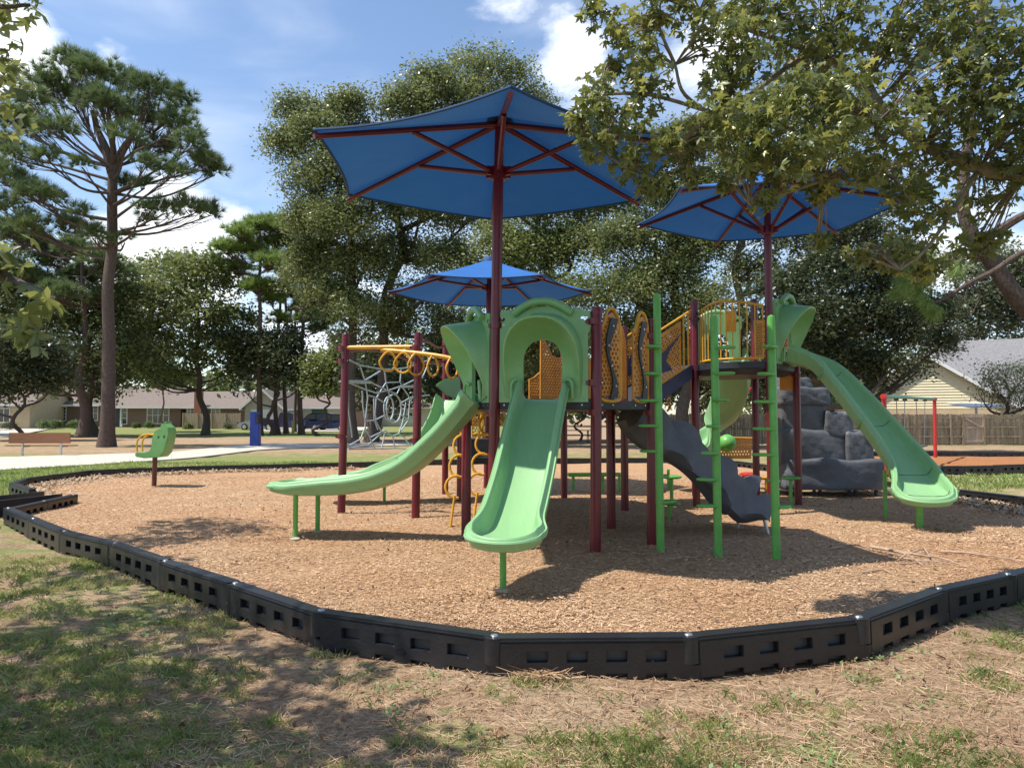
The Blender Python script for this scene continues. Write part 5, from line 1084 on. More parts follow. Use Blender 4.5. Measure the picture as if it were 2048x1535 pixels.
# ---- foreground leaves hanging in at the left edge, from a tree beside the viewer
lt = thing('broadleaf_tree', 'leafy tree beside the viewer, a few yellow-green lobed leaves hanging in at the left edge', 'tree', (-6.6, 3.2, 0))
tr = MB(); tr.tube(smoothpath([(-6.6, 3.2, -.1), (-6.5, 3.3, 2), (-6.3, 3.6, 4), (-6.0, 4.2, 5.4)], 5), [.24 - .01 * k for k in range(16)], 12); tr.build('trunk', M['bark'], lt); lb = MB()
for pts_, r_ in (([(-6.4, 3.4, 3.2), (-4.6, 3.0, 3.0), (-3.2, 2.6, 2.5), W(-160, 480, 2.35), W(20, 560, 2.2), W(110, 600, 2.2)], .05), ([(-6.4, 3.4, 3.2), (-4.6, 3.6, 3.8), W(-200, -40, 3.9), W(-20, 10, 3.8), W(60, 10, 3.8)], .04), ([W(-200, -40, 3.9), W(-60, 90, 3.9), W(20, 100, 3.9)], .012),
                 ([(-6.2, 3.9, 4.6), (-5.4, 4.6, 5.4), (-4.8, 5.0, 5.6)], .07), ([(-6.3, 3.6, 4.0), (-7.2, 6.5, 5.2), (-7.4, 9.5, 5.8)], .09)):
    q = smoothpath([Vector(p) for p in pts_], 5); lb.tube(q, [r_ * (1 - .8 * j / (len(q) - 1)) for j in range(len(q))], 7)
lb.build('limb', M['bark'], lt)['kind'] = 'stuff'
def cloudpts(C_, r=rg):
    out = []
    for c, rad, n in C_: out.append(np.array(c) + rand_unit(n, r) * (r.random((n, 1)) ** .45) * rad)
    return np.concatenate(out)
edge = cloudpts([(W(20, 510, 2.2), .09, 8), (W(50, 600, 2.2), .10, 8), (W(50, 670, 2.2), .06, 5), (W(-30, 540, 2.2), .12, 7), (W(120, 600, 2.2), .04, 1),
                 (W(45, 15, 3.8), .13, 15), (W(10, 5, 3.9), .12, 8), (W(20, 110, 3.9), .09, 8), (W(-30, 60, 3.9), .14, 8), (W(0, 170, 3.9), .05, 3), (W(-90, 250, 3.5), .2, 10)])
shade = cloudpts([((-5.0, 4.2, 5.2), 1.05, 900), ((-6.0, 5.6, 5.4), 1.2, 900), ((-4.3, 3.3, 5.0), .9, 700), ((-5.4, 3.0, 5.0), 1.2, 900), ((-7.0, 7.2, 5.6), .8, 400), ((-7.7, 8.9, 5.9), .8, 560), ((-7.5, 10.2, 6.0), .85, 560), ((-6.9, 9.5, 6.2), .6, 200), ((-7.0, 4.6, 5.8), 1.2, 700), ((-3.9, 4.7, 4.95), .6, 220), ((-3.3, 3.4, 4.7), .6, 220), ((-4.2, 2.3, 4.6), .9, 500)])
star_leaves(lt, edge, .125, 60, GUM, r=rg)
np_obj('crown', leaf_quads(shade[rg.random(len(shade)) < .8], .15, .6, r=rg), 4, GUM, lt)
# ---------------------------------------------------------------- houses, fences, cars
def gabled(root, x0, x1, y0, y1, z0, eave, ridge, axis_, wallm, roofm, over=.45, name='wall'):
    "walls and a two-slope roof; axis_ 'x' = ridge runs left-right, 'y' = gable faces the viewer"
    w = MB(); cx, cy = (x0 + x1) / 2, (y0 + y1) / 2
    if axis_ == 'x':
        w.add([(x0, y0, z0), (x1, y0, z0), (x1, y1, z0), (x0, y1, z0), (x0, y0, eave), (x1, y0, eave), (x1, y1, eave), (x0, y1, eave), (x0, cy, ridge), (x1, cy, ridge)], [(0, 1, 5, 4), (2, 3, 7, 6), (1, 2, 6, 9, 5), (3, 0, 4, 8, 7), (0, 3, 2, 1)])
        s = (ridge - eave) / (cy - y0); a = eave - over * s; rf = [[(x0 - over, y0 - over, a), (x1 + over, y0 - over, a), (x1 + over, cy, ridge), (x0 - over, cy, ridge)], [(x1 + over, y1 + over, a), (x0 - over, y1 + over, a), (x0 - over, cy, ridge), (x1 + over, cy, ridge)]]
    else:
        w.add([(x0, y0, z0), (x1, y0, z0), (x1, y1, z0), (x0, y1, z0), (x0, y0, eave), (x1, y0, eave), (x1, y1, eave), (x0, y1, eave), (cx, y0, ridge), (cx, y1, ridge)], [(0, 1, 5, 8, 4), (2, 3, 7, 9, 6), (1, 2, 6, 5), (3, 0, 4, 7), (0, 3, 2, 1)])
        s = (ridge - eave) / (cx - x0); a = eave - over * s; rf = [[(x0 - over, y0 - over, a), (x0 - over, y1 + over, a), (cx, y1 + over, ridge), (cx, y0 - over, ridge)], [(x1 + over, y1 + over, a), (x1 + over, y0 - over, a), (cx, y0 - over, ridge), (cx, y1 + over, ridge)]]
    wo_ = w.build(name, M[wallm], root, smooth=False); r = MB()
    for q in rf:
        up = Vector((0, 0, .14)); r.add([Vector(p) + Vector((0, 0, .03)) for p in q] + [Vector(p) + up for p in q], [(0, 3, 2, 1), (4, 5, 6, 7), (0, 1, 5, 4), (1, 2, 6, 5), (2, 3, 7, 6), (3, 0, 4, 7)])
    ro = r.build('roof', M[roofm], root, smooth=False)
    for q in rf:       # fascia boards along the eaves and rakes
        a_, b_, c_, d_ = [Vector(p) + Vector((0, 0, .05)) for p in q]; MB().bar(a_, b_, .05, .20).build('fascia', M['white'], ro, smooth=False)
        if axis_ == 'y':
            lo_ = a_ if a_.y < b_.y else b_; hi_ = d_ if d_.y < c_.y else c_; MB().bar(lo_, hi_, .05, .20).build('fascia', M['white'], ro, smooth=False)
    return wo_, ro
def window(root, xc, zc, w, h, y, m='white', bars=(1, 1)):
    f = MB(); t = .07
    for lo, hi in (((xc - w / 2 - t, y - .05, zc - h / 2 - t), (xc + w / 2 + t, y - .004, zc - h / 2)), ((xc - w / 2 - t, y - .05, zc + h / 2), (xc + w / 2 + t, y - .004, zc + h / 2 + t)), ((xc - w / 2 - t, y - .05, zc - h / 2 + .001), (xc - w / 2, y - .004, zc + h / 2 - .001)), ((xc + w / 2, y - .05, zc - h / 2 + .001), (xc + w / 2 + t, y - .004, zc + h / 2 - .001))): f.box(lo, hi)
    for i in range(bars[0]): xx = xc - w / 2 + w * (i + 1) / (bars[0] + 1); f.box((xx - .025, y - .045, zc - h / 2 + .001), (xx + .025, y - .012, zc + h / 2 - .001))
    for i in range(bars[1]): zz_ = zc - h / 2 + h * (i + 1) / (bars[1] + 1); f.box((xc - w / 2 + .001, y - .040, zz_ - .02), (xc + w / 2 - .001, y - .014, zz_ + .02))
    o = f.build('window', M[m], root, smooth=False); MB().box((xc - w / 2 + .001, y - .012, zc - h / 2 + .001), (xc + w / 2 - .001, y - .006, zc + h / 2 - .001)).build('pane', M['glass'], o, smooth=False); return o
def Xp(px, Y): return W(px, 800, Y).x
def Zp(py, Y): return W(1024, py, Y).z
# brick house across the left
Y = 86; zg = .43; ho = thing('house', 'long dark-brick house with white-framed windows behind the big pine', 'house', (Xp(190, Y), Y, zg))
gabled(ho, Xp(62, Y), Xp(235, Y), Y, Y + 10, zg - .3, Zp(808, Y), Zp(770, Y), 'x', 'brick', 'shinglebr')
window(ho, Xp(97, Y), Zp(827, Y), 1.5, 1.5, Y, bars=(2, 3)); window(ho, Xp(122, Y), Zp(827, Y), 1.2, 1.5, Y, bars=(1, 3)); window(ho, Xp(188, Y), Zp(826, Y), .9, 1.6, Y)
gabled(ho, Xp(236, Y - 1), Xp(362, Y - 1), Y - 1.0, Y + 9, zg - .3, Zp(812, Y - 1), Zp(775, Y - 1), 'x', 'brick', 'shinglebr', name='wing_wall')
window(ho, Xp(317, Y - 1), Zp(830, Y - 1), 2.4, 1.8, Y - 1, bars=(3, 1)); window(ho, Xp(250, Y - 1), Zp(830, Y - 1), .5, 1.9, Y - 1, bars=(0, 2))
dr = MB().box((Xp(241, Y - 1), Y - 1.05, zg), (Xp(246, Y - 1), Y - 1.004, Zp(811, Y - 1))).build('door_frame', M['white'], ho, smooth=False)
MB().box((Xp(233, Y - 1) + .01, Y - 1.04, zg), (Xp(240, Y - 1), Y - 1.004, Zp(814, Y - 1))).build('door', M['plate'], ho, smooth=False)
h2 = thing('house', 'beige sided house end with a driveway at the left picture edge', 'house', (Xp(30, 80), 80, .38)); gabled(h2, Xp(-120, 80), Xp(61, 80), 80, 88, .1, Zp(806, 80), Zp(765, 80), 'x', 'beige', 'shinglebr')
sd_ = MB()
for k in range(15): z = .5 + k * .17; sd_.box((Xp(-119, 80), 79.955, z), (Xp(60.5, 80), 79.996, z + .15))
sd_.build('siding', M['beige'], h2, smooth=False)['kind'] = 'stuff'; window(h2, Xp(8, 79.9), Zp(830, 80), 1.2, 1.4, 79.95)
# middle house with chimney and garage front
Y = 84; h3 = thing('house', 'low house with a red brick chimney and pale brown roof beyond the lawn', 'house', (Xp(440, Y), Y, .4))
gabled(h3, Xp(372, Y), Xp(497, Y), Y, Y + 10, .1, Zp(813, Y), Zp(782, Y), 'x', 'brick', 'shinglebr'); MB().box((Xp(393, Y), Y - .62, .1), (Xp(407, Y), Y - .004, Zp(783, Y))).build('chimney', M['brickred'], h3, smooth=False)
window(h3, Xp(382, Y), Zp(822, Y), .7, 1.2, Y); window(h3, Xp(432, Y), Zp(822, Y), .9, 1.2, Y)
gabled(h3, Xp(490, Y - 3), Xp(562, Y - 3), Y - 3, Y + 8, .1, Zp(812, Y - 3), Zp(780, Y - 3), 'y', 'render_', 'shinglebr', name='garage_wall'); gd = MB().box((Xp(502, Y - 3), Y - 3.06, .3), (Xp(552, Y - 3), Y - 3.004, Zp(818, Y - 3))).build('garage_door', M['white'], h3, smooth=False)
for k in range(4): MB().box((Xp(502, Y - 3) + .02, Y - 3.075, .35 + k * .5), (Xp(552, Y - 3) - .02, Y - 3.063, .79 + k * .5)).build('panel', M['white'], gd, smooth=False)
h4 = thing('house', 'pale rendered house with a dark green garage door behind the dark hatchback', 'house', (Xp(660, 86), 86, .4)); gabled(h4, Xp(600, 86), Xp(735, 86), 86, 95, .1, Zp(814, 86), Zp(790, 86), 'x', 'render_', 'shinglebr')
MB().box((Xp(624, 86), 85.94, .3), (Xp(655, 86), 85.996, Zp(817, 86))).build('garage_door', M['garage'], h4, smooth=False)
h5 = thing('house', 'brown and pale low house seen through the rope net', 'house', (Xp(800, 88), 88, .4)); gabled(h5, Xp(737, 88), Xp(900, 88), 88, 97, .1, Zp(814, 88), Zp(790, 88), 'x', 'render_', 'shinglebr')
MB().box((Xp(706, 85), 85.2, .1), (Xp(736, 85), 87.8, Zp(815, 85))).build('brick_bay', M['brick'], h5, smooth=False); window(h5, Xp(800, 88), Zp(828, 88), 1.6, 1.2, 88)
# right house: cream gable, shingle roofs
Y = 52; h6 = thing('house', 'cream lap-sided house with a grey shingle roof behind the right fence', 'house', (Xp(1870, Y), Y, 0))
xe0, xe1, ez, rz = Xp(1700, Y), Xp(1996, Y), Zp(808, Y), Zp(706, Y)
gabled(h6, xe0, xe1, Y, Y + 13, 0, ez, rz, 'y', 'cream', 'shingle', over=.5); MB().box((xe0 - .02, Y - .12, -.1), (xe1 + .02, Y - .004, Zp(819, Y))).build('brick_base', M['beige'], h6, smooth=False)
cx = (xe0 + xe1) / 2; sd_ = MB(); z = Zp(817, Y) + .02
while z < rz - .3:
    k = 1 if z < ez else max(0, (rz - z) / (rz - ez)); x0, x1 = cx + (xe0 - cx) * k + .03, cx + (xe1 - cx) * k - .03
    sd_.add([(x0, Y - .055, z), (x1, Y - .055, z), (x1, Y - .055, z + .02), (x0, Y - .055, z + .02), (x0, Y - .012, z + .19), (x1, Y - .012, z + .19), (x0, Y - .004, z), (x1, Y - .004, z)], [(0, 1, 2, 3), (3, 2, 5, 4), (6, 7, 1, 0)]); z += .19
sd_.build('siding', M['cream'], h6, smooth=False)['kind'] = 'stuff'
gabled(h6, Xp(1800, Y + 5), Xp(2200, Y + 5), Y + 4, Y + 16, 0, Zp(800, Y + 4), Zp(690, Y + 10), 'x', 'cream', 'shingle', over=.6, name='wing_wall')
h6.rotation_euler.z = R(-28)
aw = thing('patio_roof', 'small white patio roof just above the gate', 'patio roof', (Xp(1950, 46), 46, 0)); MB().add([Vector((x, y, z + dz)) for dz in (0, .08) for x, y, z in ((Xp(1922, 46), 45, Zp(816, 46)), (Xp(2010, 46), 45, Zp(814, 46)), (Xp(2010, 46), 48, Zp(806, 46)), (Xp(1930, 46), 48, Zp(807, 46)))],
    [(0, 3, 2, 1), (4, 5, 6, 7), (0, 1, 5, 4), (1, 2, 6, 5), (2, 3, 7, 6), (3, 0, 4, 7)]).build('roof_sheet', M['white'], aw, smooth=False)
for px in (1935, 2002): MB().box((Xp(px, 46), 45.2, 0), (Xp(px, 46) + .1, 45.3, Zp(815, 46))).build('post', M['white'], aw, smooth=False)
# wooden fence
FY = 42; fn_ = thing('fence', 'weathered grey-brown board fence running behind the swings to the right edge', 'fence', (20, FY, 0)); ftop = Zp(828, FY)
xa, xb = Xp(1300, FY), Xp(2450, FY); gx0, gx1 = Xp(1924, FY), Xp(1966, FY); rr = np.random.default_rng(4)
def fence_bay(a, b):
    m_ = MB(); x = a + .02
    while x < b - .05:
        h = ftop + rr.normal() * .02; y = FY + .03 + rr.normal() * .006; m_.box((x, y, .04 + rr.random() * .03), (min(x + .128, b), y + .02, h)); x += .138
    m_.build('picket', M['fence'], fn_, smooth=False)['kind'] = 'stuff'
    for z in (.45, .98, 1.5): MB().box((a + .051, FY - .045, z), (b - .051, FY + .006, z + .085)).build('rail', M['fence'], fn_, smooth=False)
xx = xa
while xx < xb:
    nx_ = min(xx + 2.4, xb)
    if xx < gx0 < nx_: nx_ = gx0
    if abs(xx - gx0) < .01: nx_ = gx1; MB().box((xx - .05, FY - .06, -.05), (xx + .05, FY + .02, ftop + .02)).build('post', M['fence'], fn_, smooth=False); xx = nx_; continue
    MB().box((xx - .05, FY - .06, -.05), (xx + .05, FY + .02, ftop + .02)).build('post', M['fence'], fn_, smooth=False); fence_bay(xx, nx_); xx = nx_
gt = thing('gate', 'sunlit wooden gate with a diagonal brace in the board fence', 'gate', ((gx0 + gx1) / 2, FY, 0)); x = gx0 + .07
while x < gx1 - .16: MB().box((x, FY + .03, .07), (x + .125, FY + .05, ftop + .02)).build('board', M['fence2'], gt, smooth=False); x += .132
for z in (.18, .95, 1.55): MB().box((gx0 + .07, FY - .03, z), (gx1 - .07, FY + .026, z + .10)).build('rail', M['fence2'], gt, smooth=False)
MB().bar((gx0 + .15, FY - .045, 1.5), (gx1 - .15, FY - .045, 1.0), .03, .10).build('brace', M['fence2'], gt, smooth=False); MB().box((gx1 - .22, FY - .07, 1.03), (gx1 - .12, FY - .032, 1.09)).build('latch', M['steel'], gt, smooth=False)
f2 = thing('fence', 'short pale board fence beside the brick chimney', 'fence', (Xp(425, 80), 80, .3)); m_ = MB(); x = Xp(367, 80)
while x < Xp(482, 80): m_.box((x, 80, .2), (x + .14, 80.03, Zp(826, 80) + rr.normal() * .015)); x += .15
m_.build('picket', M['fence2'], f2, smooth=False)['kind'] = 'stuff'
for px in (367, 396, 424, 452, 481): MB().box((Xp(px, 80) - .06, 79.9, .2), (Xp(px, 80) + .06, 79.99, Zp(825, 80))).build('post', M['fence2'], f2, smooth=False)

def car(label, x, y, z, ln, prof, glass, paint, ang=0, name='parked_car', cat='car', wr=.34, group='cars parked on the driveway'):
    t = thing(name, label, cat, (0, 0, 0)); w2 = .9
    def sec(P, inset): return [Vector((px_ * ln, s * (w2 - inset(pz)), pz)) for s in (-1, 1) for px_, pz in P]
    n = len(prof); ins = lambda z_: .02 + .20 * max(0, (z_ - .95)) / .7
    m_ = MB().add(sec(prof, ins), [tuple(range(n)), tuple(range(2 * n - 1, n - 1, -1))] + [(i, (i + 1) % n, (i + 1) % n + n, i + n) for i in range(n)]); bd = m_.build('body', M[paint], t, bevel=.05)
    for g in glass:
        for s in (-1, 1): MB().add([Vector((a * ln, s * (w2 - ins(b) + .012), b)) for a, b in g] + [Vector((a * ln, s * (w2 - ins(b) - .01), b)) for a, b in g], [tuple(range(len(g))), tuple(range(2 * len(g) - 1, len(g) - 1, -1))]).build('side_window', M['glass'], t, smooth=False)
    for fx in (.19, .80):
        for s in (-1, 1):
            wh_ = MB().tube([(fx * ln, s * (w2 - .16), wr), (fx * ln, s * (w2 + .02), wr)], wr, 20).build('wheel', M['tyre'], t); MB().tube([(fx * ln, s * (w2 + .021), wr), (fx * ln, s * (w2 + .035), wr)], [wr * .62, wr * .55], 14).build('rim', M['rim'], wh_)
    MB().box((ln * .985, -.82, .75), (ln * 1.008, -.58, .98)).build('tail_light', M['lampred'], t); MB().box((ln * .985, .58, .75), (ln * 1.008, .82, .98)).build('tail_light', M['lampred'], t)
    for s in (-1, 1): MB().box((-.01, s * .72 - .14, .70), (.05, s * .72 + .14, .84)).build('headlight', M['glass'], t)
    t.location = (x, y, z); t.rotation_euler = (0, 0, ang); return t
suv = [(0, .35), (0, .80), (.03, .92), (.22, 1.02), (.34, 1.58), (.42, 1.70), (.86, 1.70), (.95, 1.62), (.995, 1.05), (1, .40), (.90, .30), (.08, .28)]
gl = [[(.27, 1.06), (.36, 1.54), (.55, 1.60), (.55, 1.06)], [(.57, 1.06), (.57, 1.60), (.76, 1.60), (.76, 1.06)], [(.78, 1.06), (.78, 1.58), (.90, 1.54), (.95, 1.08)]]
car('dark navy hatchback parked before the green garage door', Xp(620, 76), 76.5, .14, 4.6, suv, gl, 'carnavy', R(-12))
pick = [(0, .5), (0, .95), (.03, 1.08), (.24, 1.15), (.33, 1.78), (.38, 1.86), (.56, 1.86), (.60, 1.80), (.62, 1.18), (.985, 1.15), (1, .60), (.9, .45), (.1, .42)]
pg = [[(.27, 1.2), (.345, 1.72), (.45, 1.76), (.45, 1.2)], [(.465, 1.2), (.465, 1.76), (.57, 1.74), (.59, 1.2)]]
car('dark plum pickup truck with silver wheels behind the slim tree stems', Xp(620, 77), 76.5, .14, 4.6, pick, pg, 'carpurple', R(180), 'pickup_truck', 'pickup truck', .42)
bpy.context.view_layer.update()
car('black car mostly hidden by tree stems, between the pickup and the hatchback', Xp(596, 80), 80, .25, 4.2, suv, gl, 'carblack', R(-8))
car('low silver-grey car beside the garage, partly behind the blue pedestal', Xp(483, 78), 78, .18, 4.2, [(0, .3), (0, .62), (.05, .78), (.26, .92), (.42, 1.32), (.70, 1.34), (.88, .98), (1, .92), (1, .35), (.9, .22), (.1, .2)], [[(.33, .95), (.44, 1.27), (.56, 1.28), (.56, .95)], [(.58, .95), (.58, 1.28), (.69, 1.27), (.80, .96)]], 'carsilver', R(-6))
yp = thing('yellow_post', 'short yellow-green marker post among the slim pines', 'marker post', (Xp(586, 66), 66, 0)); MB().box((Xp(584, 66), 65.95, 0), (Xp(589, 66), 66.1, Zp(842, 66))).build('post', mat('yellow_green_paint', (.55, .55, .12), .6), yp, bevel=.02)
MB().box((Xp(584, 66) - .03, 65.92, Zp(845, 66)), (Xp(589, 66) + .03, 66.13, Zp(844, 66))).build('cap', M['green'], yp)

# swing set
ss = thing('swing_set', 'red swing set with a teal top beam on the reddish mulch at the right', 'swing set', (12.5, 24, 0)); a = Vector((Xp(1768, 20.6), 20.6, 2.16)); b = Vector((Xp(1869, 28), 28, 2.26))
MB().tube([a, b], .05, 10).build('top_beam', M['teal'], ss)
for p, q_ in ((a, Vector((a.x + .02, a.y, 0))), (b, Vector((b.x - .02, b.y, 0)))): MB().tube([q_, p], .062, 12).build('post', M['red'], ss); MB().tube([p - (b - a).normalized() * .16, p + (b - a).normalized() * .16], .072, 12).build('elbow', M['red'], ss)
chn = mat('chain_steel', (.22, .22, .22), .4, metal=.7)
for t0, t1, h in ((.19, .34, .62), (.56, .76, .60)):
    pa, pb = a.lerp(b, t0), a.lerp(b, t1); mid = [pa.lerp(pb, .18), pb.lerp(pa, .18)]
    st = MB().bar((mid[0].x, mid[0].y, h), (mid[1].x, mid[1].y, h), .20, .03).build('swing_seat', M['black'], ss, bevel=.008)
    for p, q_ in zip((pa, pb), mid): MB().tube([(p.x, p.y, p.z - .02), (q_.x, q_.y, h)], .012, 6).build('chain', chn, st); MB().box((p.x - .05, p.y - .05, p.z - .10), (p.x + .05, p.y + .05, p.z - .04)).build('hanger', M['black'], st)
# bench at the left
bp_ = G(80, 912); bn = thing('bench', 'bench with a red-brown board backrest on grey legs beside the footpath', 'bench', (bp_.x, bp_.y, 0)); Yb = bp_.y
MB().box((Xp(20, Yb), Yb - .03, Zp(886, Yb)), (Xp(143, Yb), Yb + .02, Zp(865, Yb))).build('backrest', M['wood'], bn, bevel=.012); MB().box((Xp(22, Yb) - .3, Yb + .12, Zp(892, Yb)), (Xp(140, Yb) + .1, Yb + .50, Zp(890, Yb))).build('seat', M['wood'], bn, bevel=.01)
for px in (46, 123): MB().bar((Xp(px, Yb), Yb + .05, -.02), (Xp(px, Yb), Yb + .05, Zp(868, Yb)), .07, .05).build('leg', M['steel'], bn); MB().bar((Xp(px, Yb), Yb + .04, Zp(893, Yb)), (Xp(px, Yb), Yb + .5, Zp(893, Yb)), .05, .04).build('bracket', M['steel'], bn)
# blue pedestal
c = G(511, 893); Yb = c.y; bx = thing('blue_pedestal', 'blue metal pedestal with a notched head standing beside the footpath', 'pedestal', (c.x, c.y, 0))
z1, z2 = Zp(847, Yb), Zp(823, Yb); MB().box((Xp(503, Yb), Yb - .2, .04), (Xp(521, Yb), Yb + .2, z1)).build('body', M['bluebox'], bx, bevel=.02); MB().box((Xp(503, Yb), Yb - .2, z1 + .002), (Xp(514, Yb), Yb + .2, z2)).build('column', M['bluebox'], bx, bevel=.02)
MB().box((Xp(514, Yb) + .002, Yb - .18, z2 - .12), (Xp(519, Yb), Yb + .18, z2 - .002)).build('hood', M['bluebox'], bx, bevel=.01); MB().box((Xp(501, Yb), Yb - .28, -.05), (Xp(523, Yb), Yb + .28, .042)).build('footing', M['concrete'], bx, bevel=.01)
# park table under the oaks
c = G(1155, 884); pt = thing('park_table', 'dark slatted park table in the shade beyond the structure', 'table', (c.x, c.y, 0)); X0, Y0 = c.x, c.y
for k in range(5): MB().box((X0 - 1.1, Y0 - .40 + k * .17, .72), (X0 + .9, Y0 - .26 + k * .17, .76)).build('slat', M['plate'], pt, bevel=.006)
for s in (-1, 1): MB().box((X0 - 1.1, Y0 + s * .75 - .14, .42), (X0 + .9, Y0 + s * .75 + .14, .46)).build('bench', M['plate'], pt, bevel=.006)
for s in (-1, 1):
    MB().bar((X0 - .1 + s * .75, Y0 - .75, .40), (X0 - .1 + s * .75, Y0 + .75, .40), .06, .06).build('frame', M['plate'], pt)
    for q in (-.45, .45): MB().bar((X0 - .1 + s * .75, Y0 + q * 1.3, 0), (X0 - .1 + s * .75, Y0 + q * .6, .73), .05, .05).build('leg', M['plate'], pt)
# shrubs by the houses
def shrub(px, py, Y_, rpx, lab, m=None, seed=1):
    x = Xp(px, Y_); r_ = rpx * Y_ / F; z = gz(x, Y_); t = thing('shrub', lab, 'shrub', (x, Y_, z)); r = np.random.default_rng(seed); MB().tube([(x, Y_, z - .05), (x, Y_, z + r_ * .8)], [.05, .02], 6).build('stem', M['bark'], t)
    _, P = cluster_points([(x, Y_, z + r_ * .55, r_, r_ * .8)], 40, 1500, .14 * r_ + .05, r, .5); np_obj('foliage', leaf_quads(P, .13, .5, r=r), 4, m or SHRUB, t)
shrub(88, 848, 78, 13, 'rounded clipped shrub before the brick house', seed=1); shrub(112, 848, 80, 12, 'loose grassy shrub right of the clipped one', seed=2); shrub(20, 845, 76, 12, 'pale-leaved shrub by the beige house wall', GREY, 3); shrub(300, 848, 82, 9, 'flowering shrub under the wide window', seed=4); shrub(335, 846, 82, 9, 'dark shrub at the end of the wide window', seed=5)
shrub(378, 846, 79, 8, 'small bush in front of the pale fence', OAK2, 6); shrub(458, 846, 79, 9, 'blossoming bush against the pale fence', GREY, 7); shrub(150, 846, 80, 12, 'low hedge clump left of the twin trunks', seed=8); shrub(273, 846, 82, 7, 'little bush by the front door', seed=9); shrub(560, 850, 83, 6, 'low bush by the driveway', seed=10)
shrub(1890, 812, 43.5, 22, 'creeper heaped on the fence top left of the gate', OAK, 11); shrub(1840, 820, 43.2, 16, 'small creeper on the fence behind the swings', OAK, 12); shrub(2020, 812, 43.5, 26, 'green creeper on the fence top at the right edge', SHRUB, 13)

# ---------------------------------------------------------------- ground cover close by
rg = np.random.default_rng(11)
def noise2(x, y, s=1.0): return (np.sin(x * 1.9 * s + 1.7 * np.sin(y * 1.3 * s)) + np.sin(y * 2.3 * s + 2.1 * np.sin(x * 1.1 * s + 1)) + .7 * np.sin((x + y) * 4.1 * s + 1.3 * np.sin(x * 3.7 * s))) / 2.7
RIN = [tuple(Vector(p) + (cen_ - Vector(p)).normalized() * .19) for p in ring]
def ring_np(x, y, P=ring):
    c = np.zeros(x.shape, bool); j = len(P) - 1
    for i in range(len(P)):
        a, b = P[i], P[j]; cond = ((a[1] > y) != (b[1] > y)) & (x < (b[0] - a[0]) * (y - a[1]) / (b[1] - a[1] + 1e-12) + a[0]); c ^= cond; j = i
    return c
def lie(P, L_, w_, lift, curl, r=rg):
    "flat strands and chips lying on the ground"
    n = len(P); a = r.random(n) * 2 * np.pi; el = r.normal(size=n) * curl; d = np.stack([np.cos(a) * np.cos(el), np.sin(a) * np.cos(el), abs(np.sin(el))], 1); s = np.stack([-np.sin(a), np.cos(a), r.normal(size=n) * .35], 1)
    l = (L_ * (.5 + r.random(n)))[:, None]; w = (w_ * (.6 + .8 * r.random(n)))[:, None] * .5; o = P + np.array([0, 0, 1]) * (lift * r.random(n))[:, None]
    return np.stack([o - s * w, o + s * w, o + d * l + s * w * .6, o + d * l - s * w * .6], 1)
# mulch chips, denser close to the viewer
n = 210000; y = 4.6 + 15 * rg.random(n) ** 1.5; x = (rg.random(n) * 2 - 1) * (y * .74 + .4); k = ring_np(x, y, RIN); x, y = x[k], y[k]; P = np.stack([x, y, MZ + .006 + lump(x * 1.3 + 5, y * 1.2)], 1)
sz = .034 + .0022 * P[:, 1]; V = lie(P, .026, .0068, .006, .16); c = V.mean(1, keepdims=True); V = c + (V - c) * (.75 + P[:, 1] * .045)[:, None, None]
tag(np_obj('mulch_chips', V, 4, CHIP), 'loose tan wood chips and shreds covering the play area', kind='stuff')
# pale chips heaped along the far left and right borders
bp2 = []
for a_, b_ in list(zip(back[7:], back[8:])) + list(zip(right[4:9], right[5:10])):
    t = rg.random((420, 1)); q = np.array(a_) * (1 - t) + np.array(b_) * t; cdir = np.array([0, 13]) - q; cdir /= np.linalg.norm(cdir, axis=1, keepdims=True); q = q + cdir * (.15 + abs(rg.normal(size=(420, 1))) * .40); bp2.append(q)
bp2 = np.concatenate(bp2); P = np.column_stack([bp2, np.full(len(bp2), MZ + .01)]); tag(np_obj('bark_flakes', lie(P, .085, .03, .03, .3), 4, leafmat('pale_flakes', [(0, (.28, .18, .10)), (1, (.52, .40, .26))], .05, .7)), 'pale coarse flakes heaped against the far borders', kind='stuff')
# pine straw and thatch outside the border
n = 62000; y = 2.35 + 6.5 * rg.random(n) ** 1.5; x = (rg.random(n) * 2 - 1) * (y * .74 + .3); k = ~ring_np(x, y); x, y = x[k], y[k]; P = np.stack([x, y, np.zeros(len(x)) + lump(x, y) - .008], 1)
tag(np_obj('pine_straw', lie(P, .065, .0032, .016, .13), 4, STRAW), 'fallen pine straw and dry thatch on the foreground soil', kind='stuff')
# grass blades in tufts
def blades(P, h, w, r=rg):
    n = len(P); a = r.random(n) * 2 * np.pi; lean = .25 + .5 * r.random(n); d = np.stack([np.cos(a) * lean, np.sin(a) * lean, np.ones(n)], 1); s = np.stack([-np.sin(a), np.cos(a), np.zeros(n)], 1); hh = (h * (.45 + .9 * r.random(n)))[:, None]; ww = (w * (.7 + .6 * r.random(n)))[:, None] * .5
    m_ = P + d * hh * .55; tp = P + d * hh * np.array([1.5, 1.5, .92]); return np.stack([P - s * ww, P + s * ww, tp + s * ww * .15, m_ - s * ww], 1)
nc = 7600; cy_ = 2.4 + 6.2 * rg.random(nc) ** 1.35; cx_ = (rg.random(nc) * 2 - 1) * (cy_ * .74 + .3); gzv = np.array([gzone(a, b) for a, b in zip(cx_, cy_)]); k = (~ring_np(cx_, cy_)) & (noise2(cx_, cy_, 2.3) * .26 + noise2(cx_ + 3, cy_ + 1, 1.0) * .26 + gzv + .13 * rg.normal(size=nc) > .54)
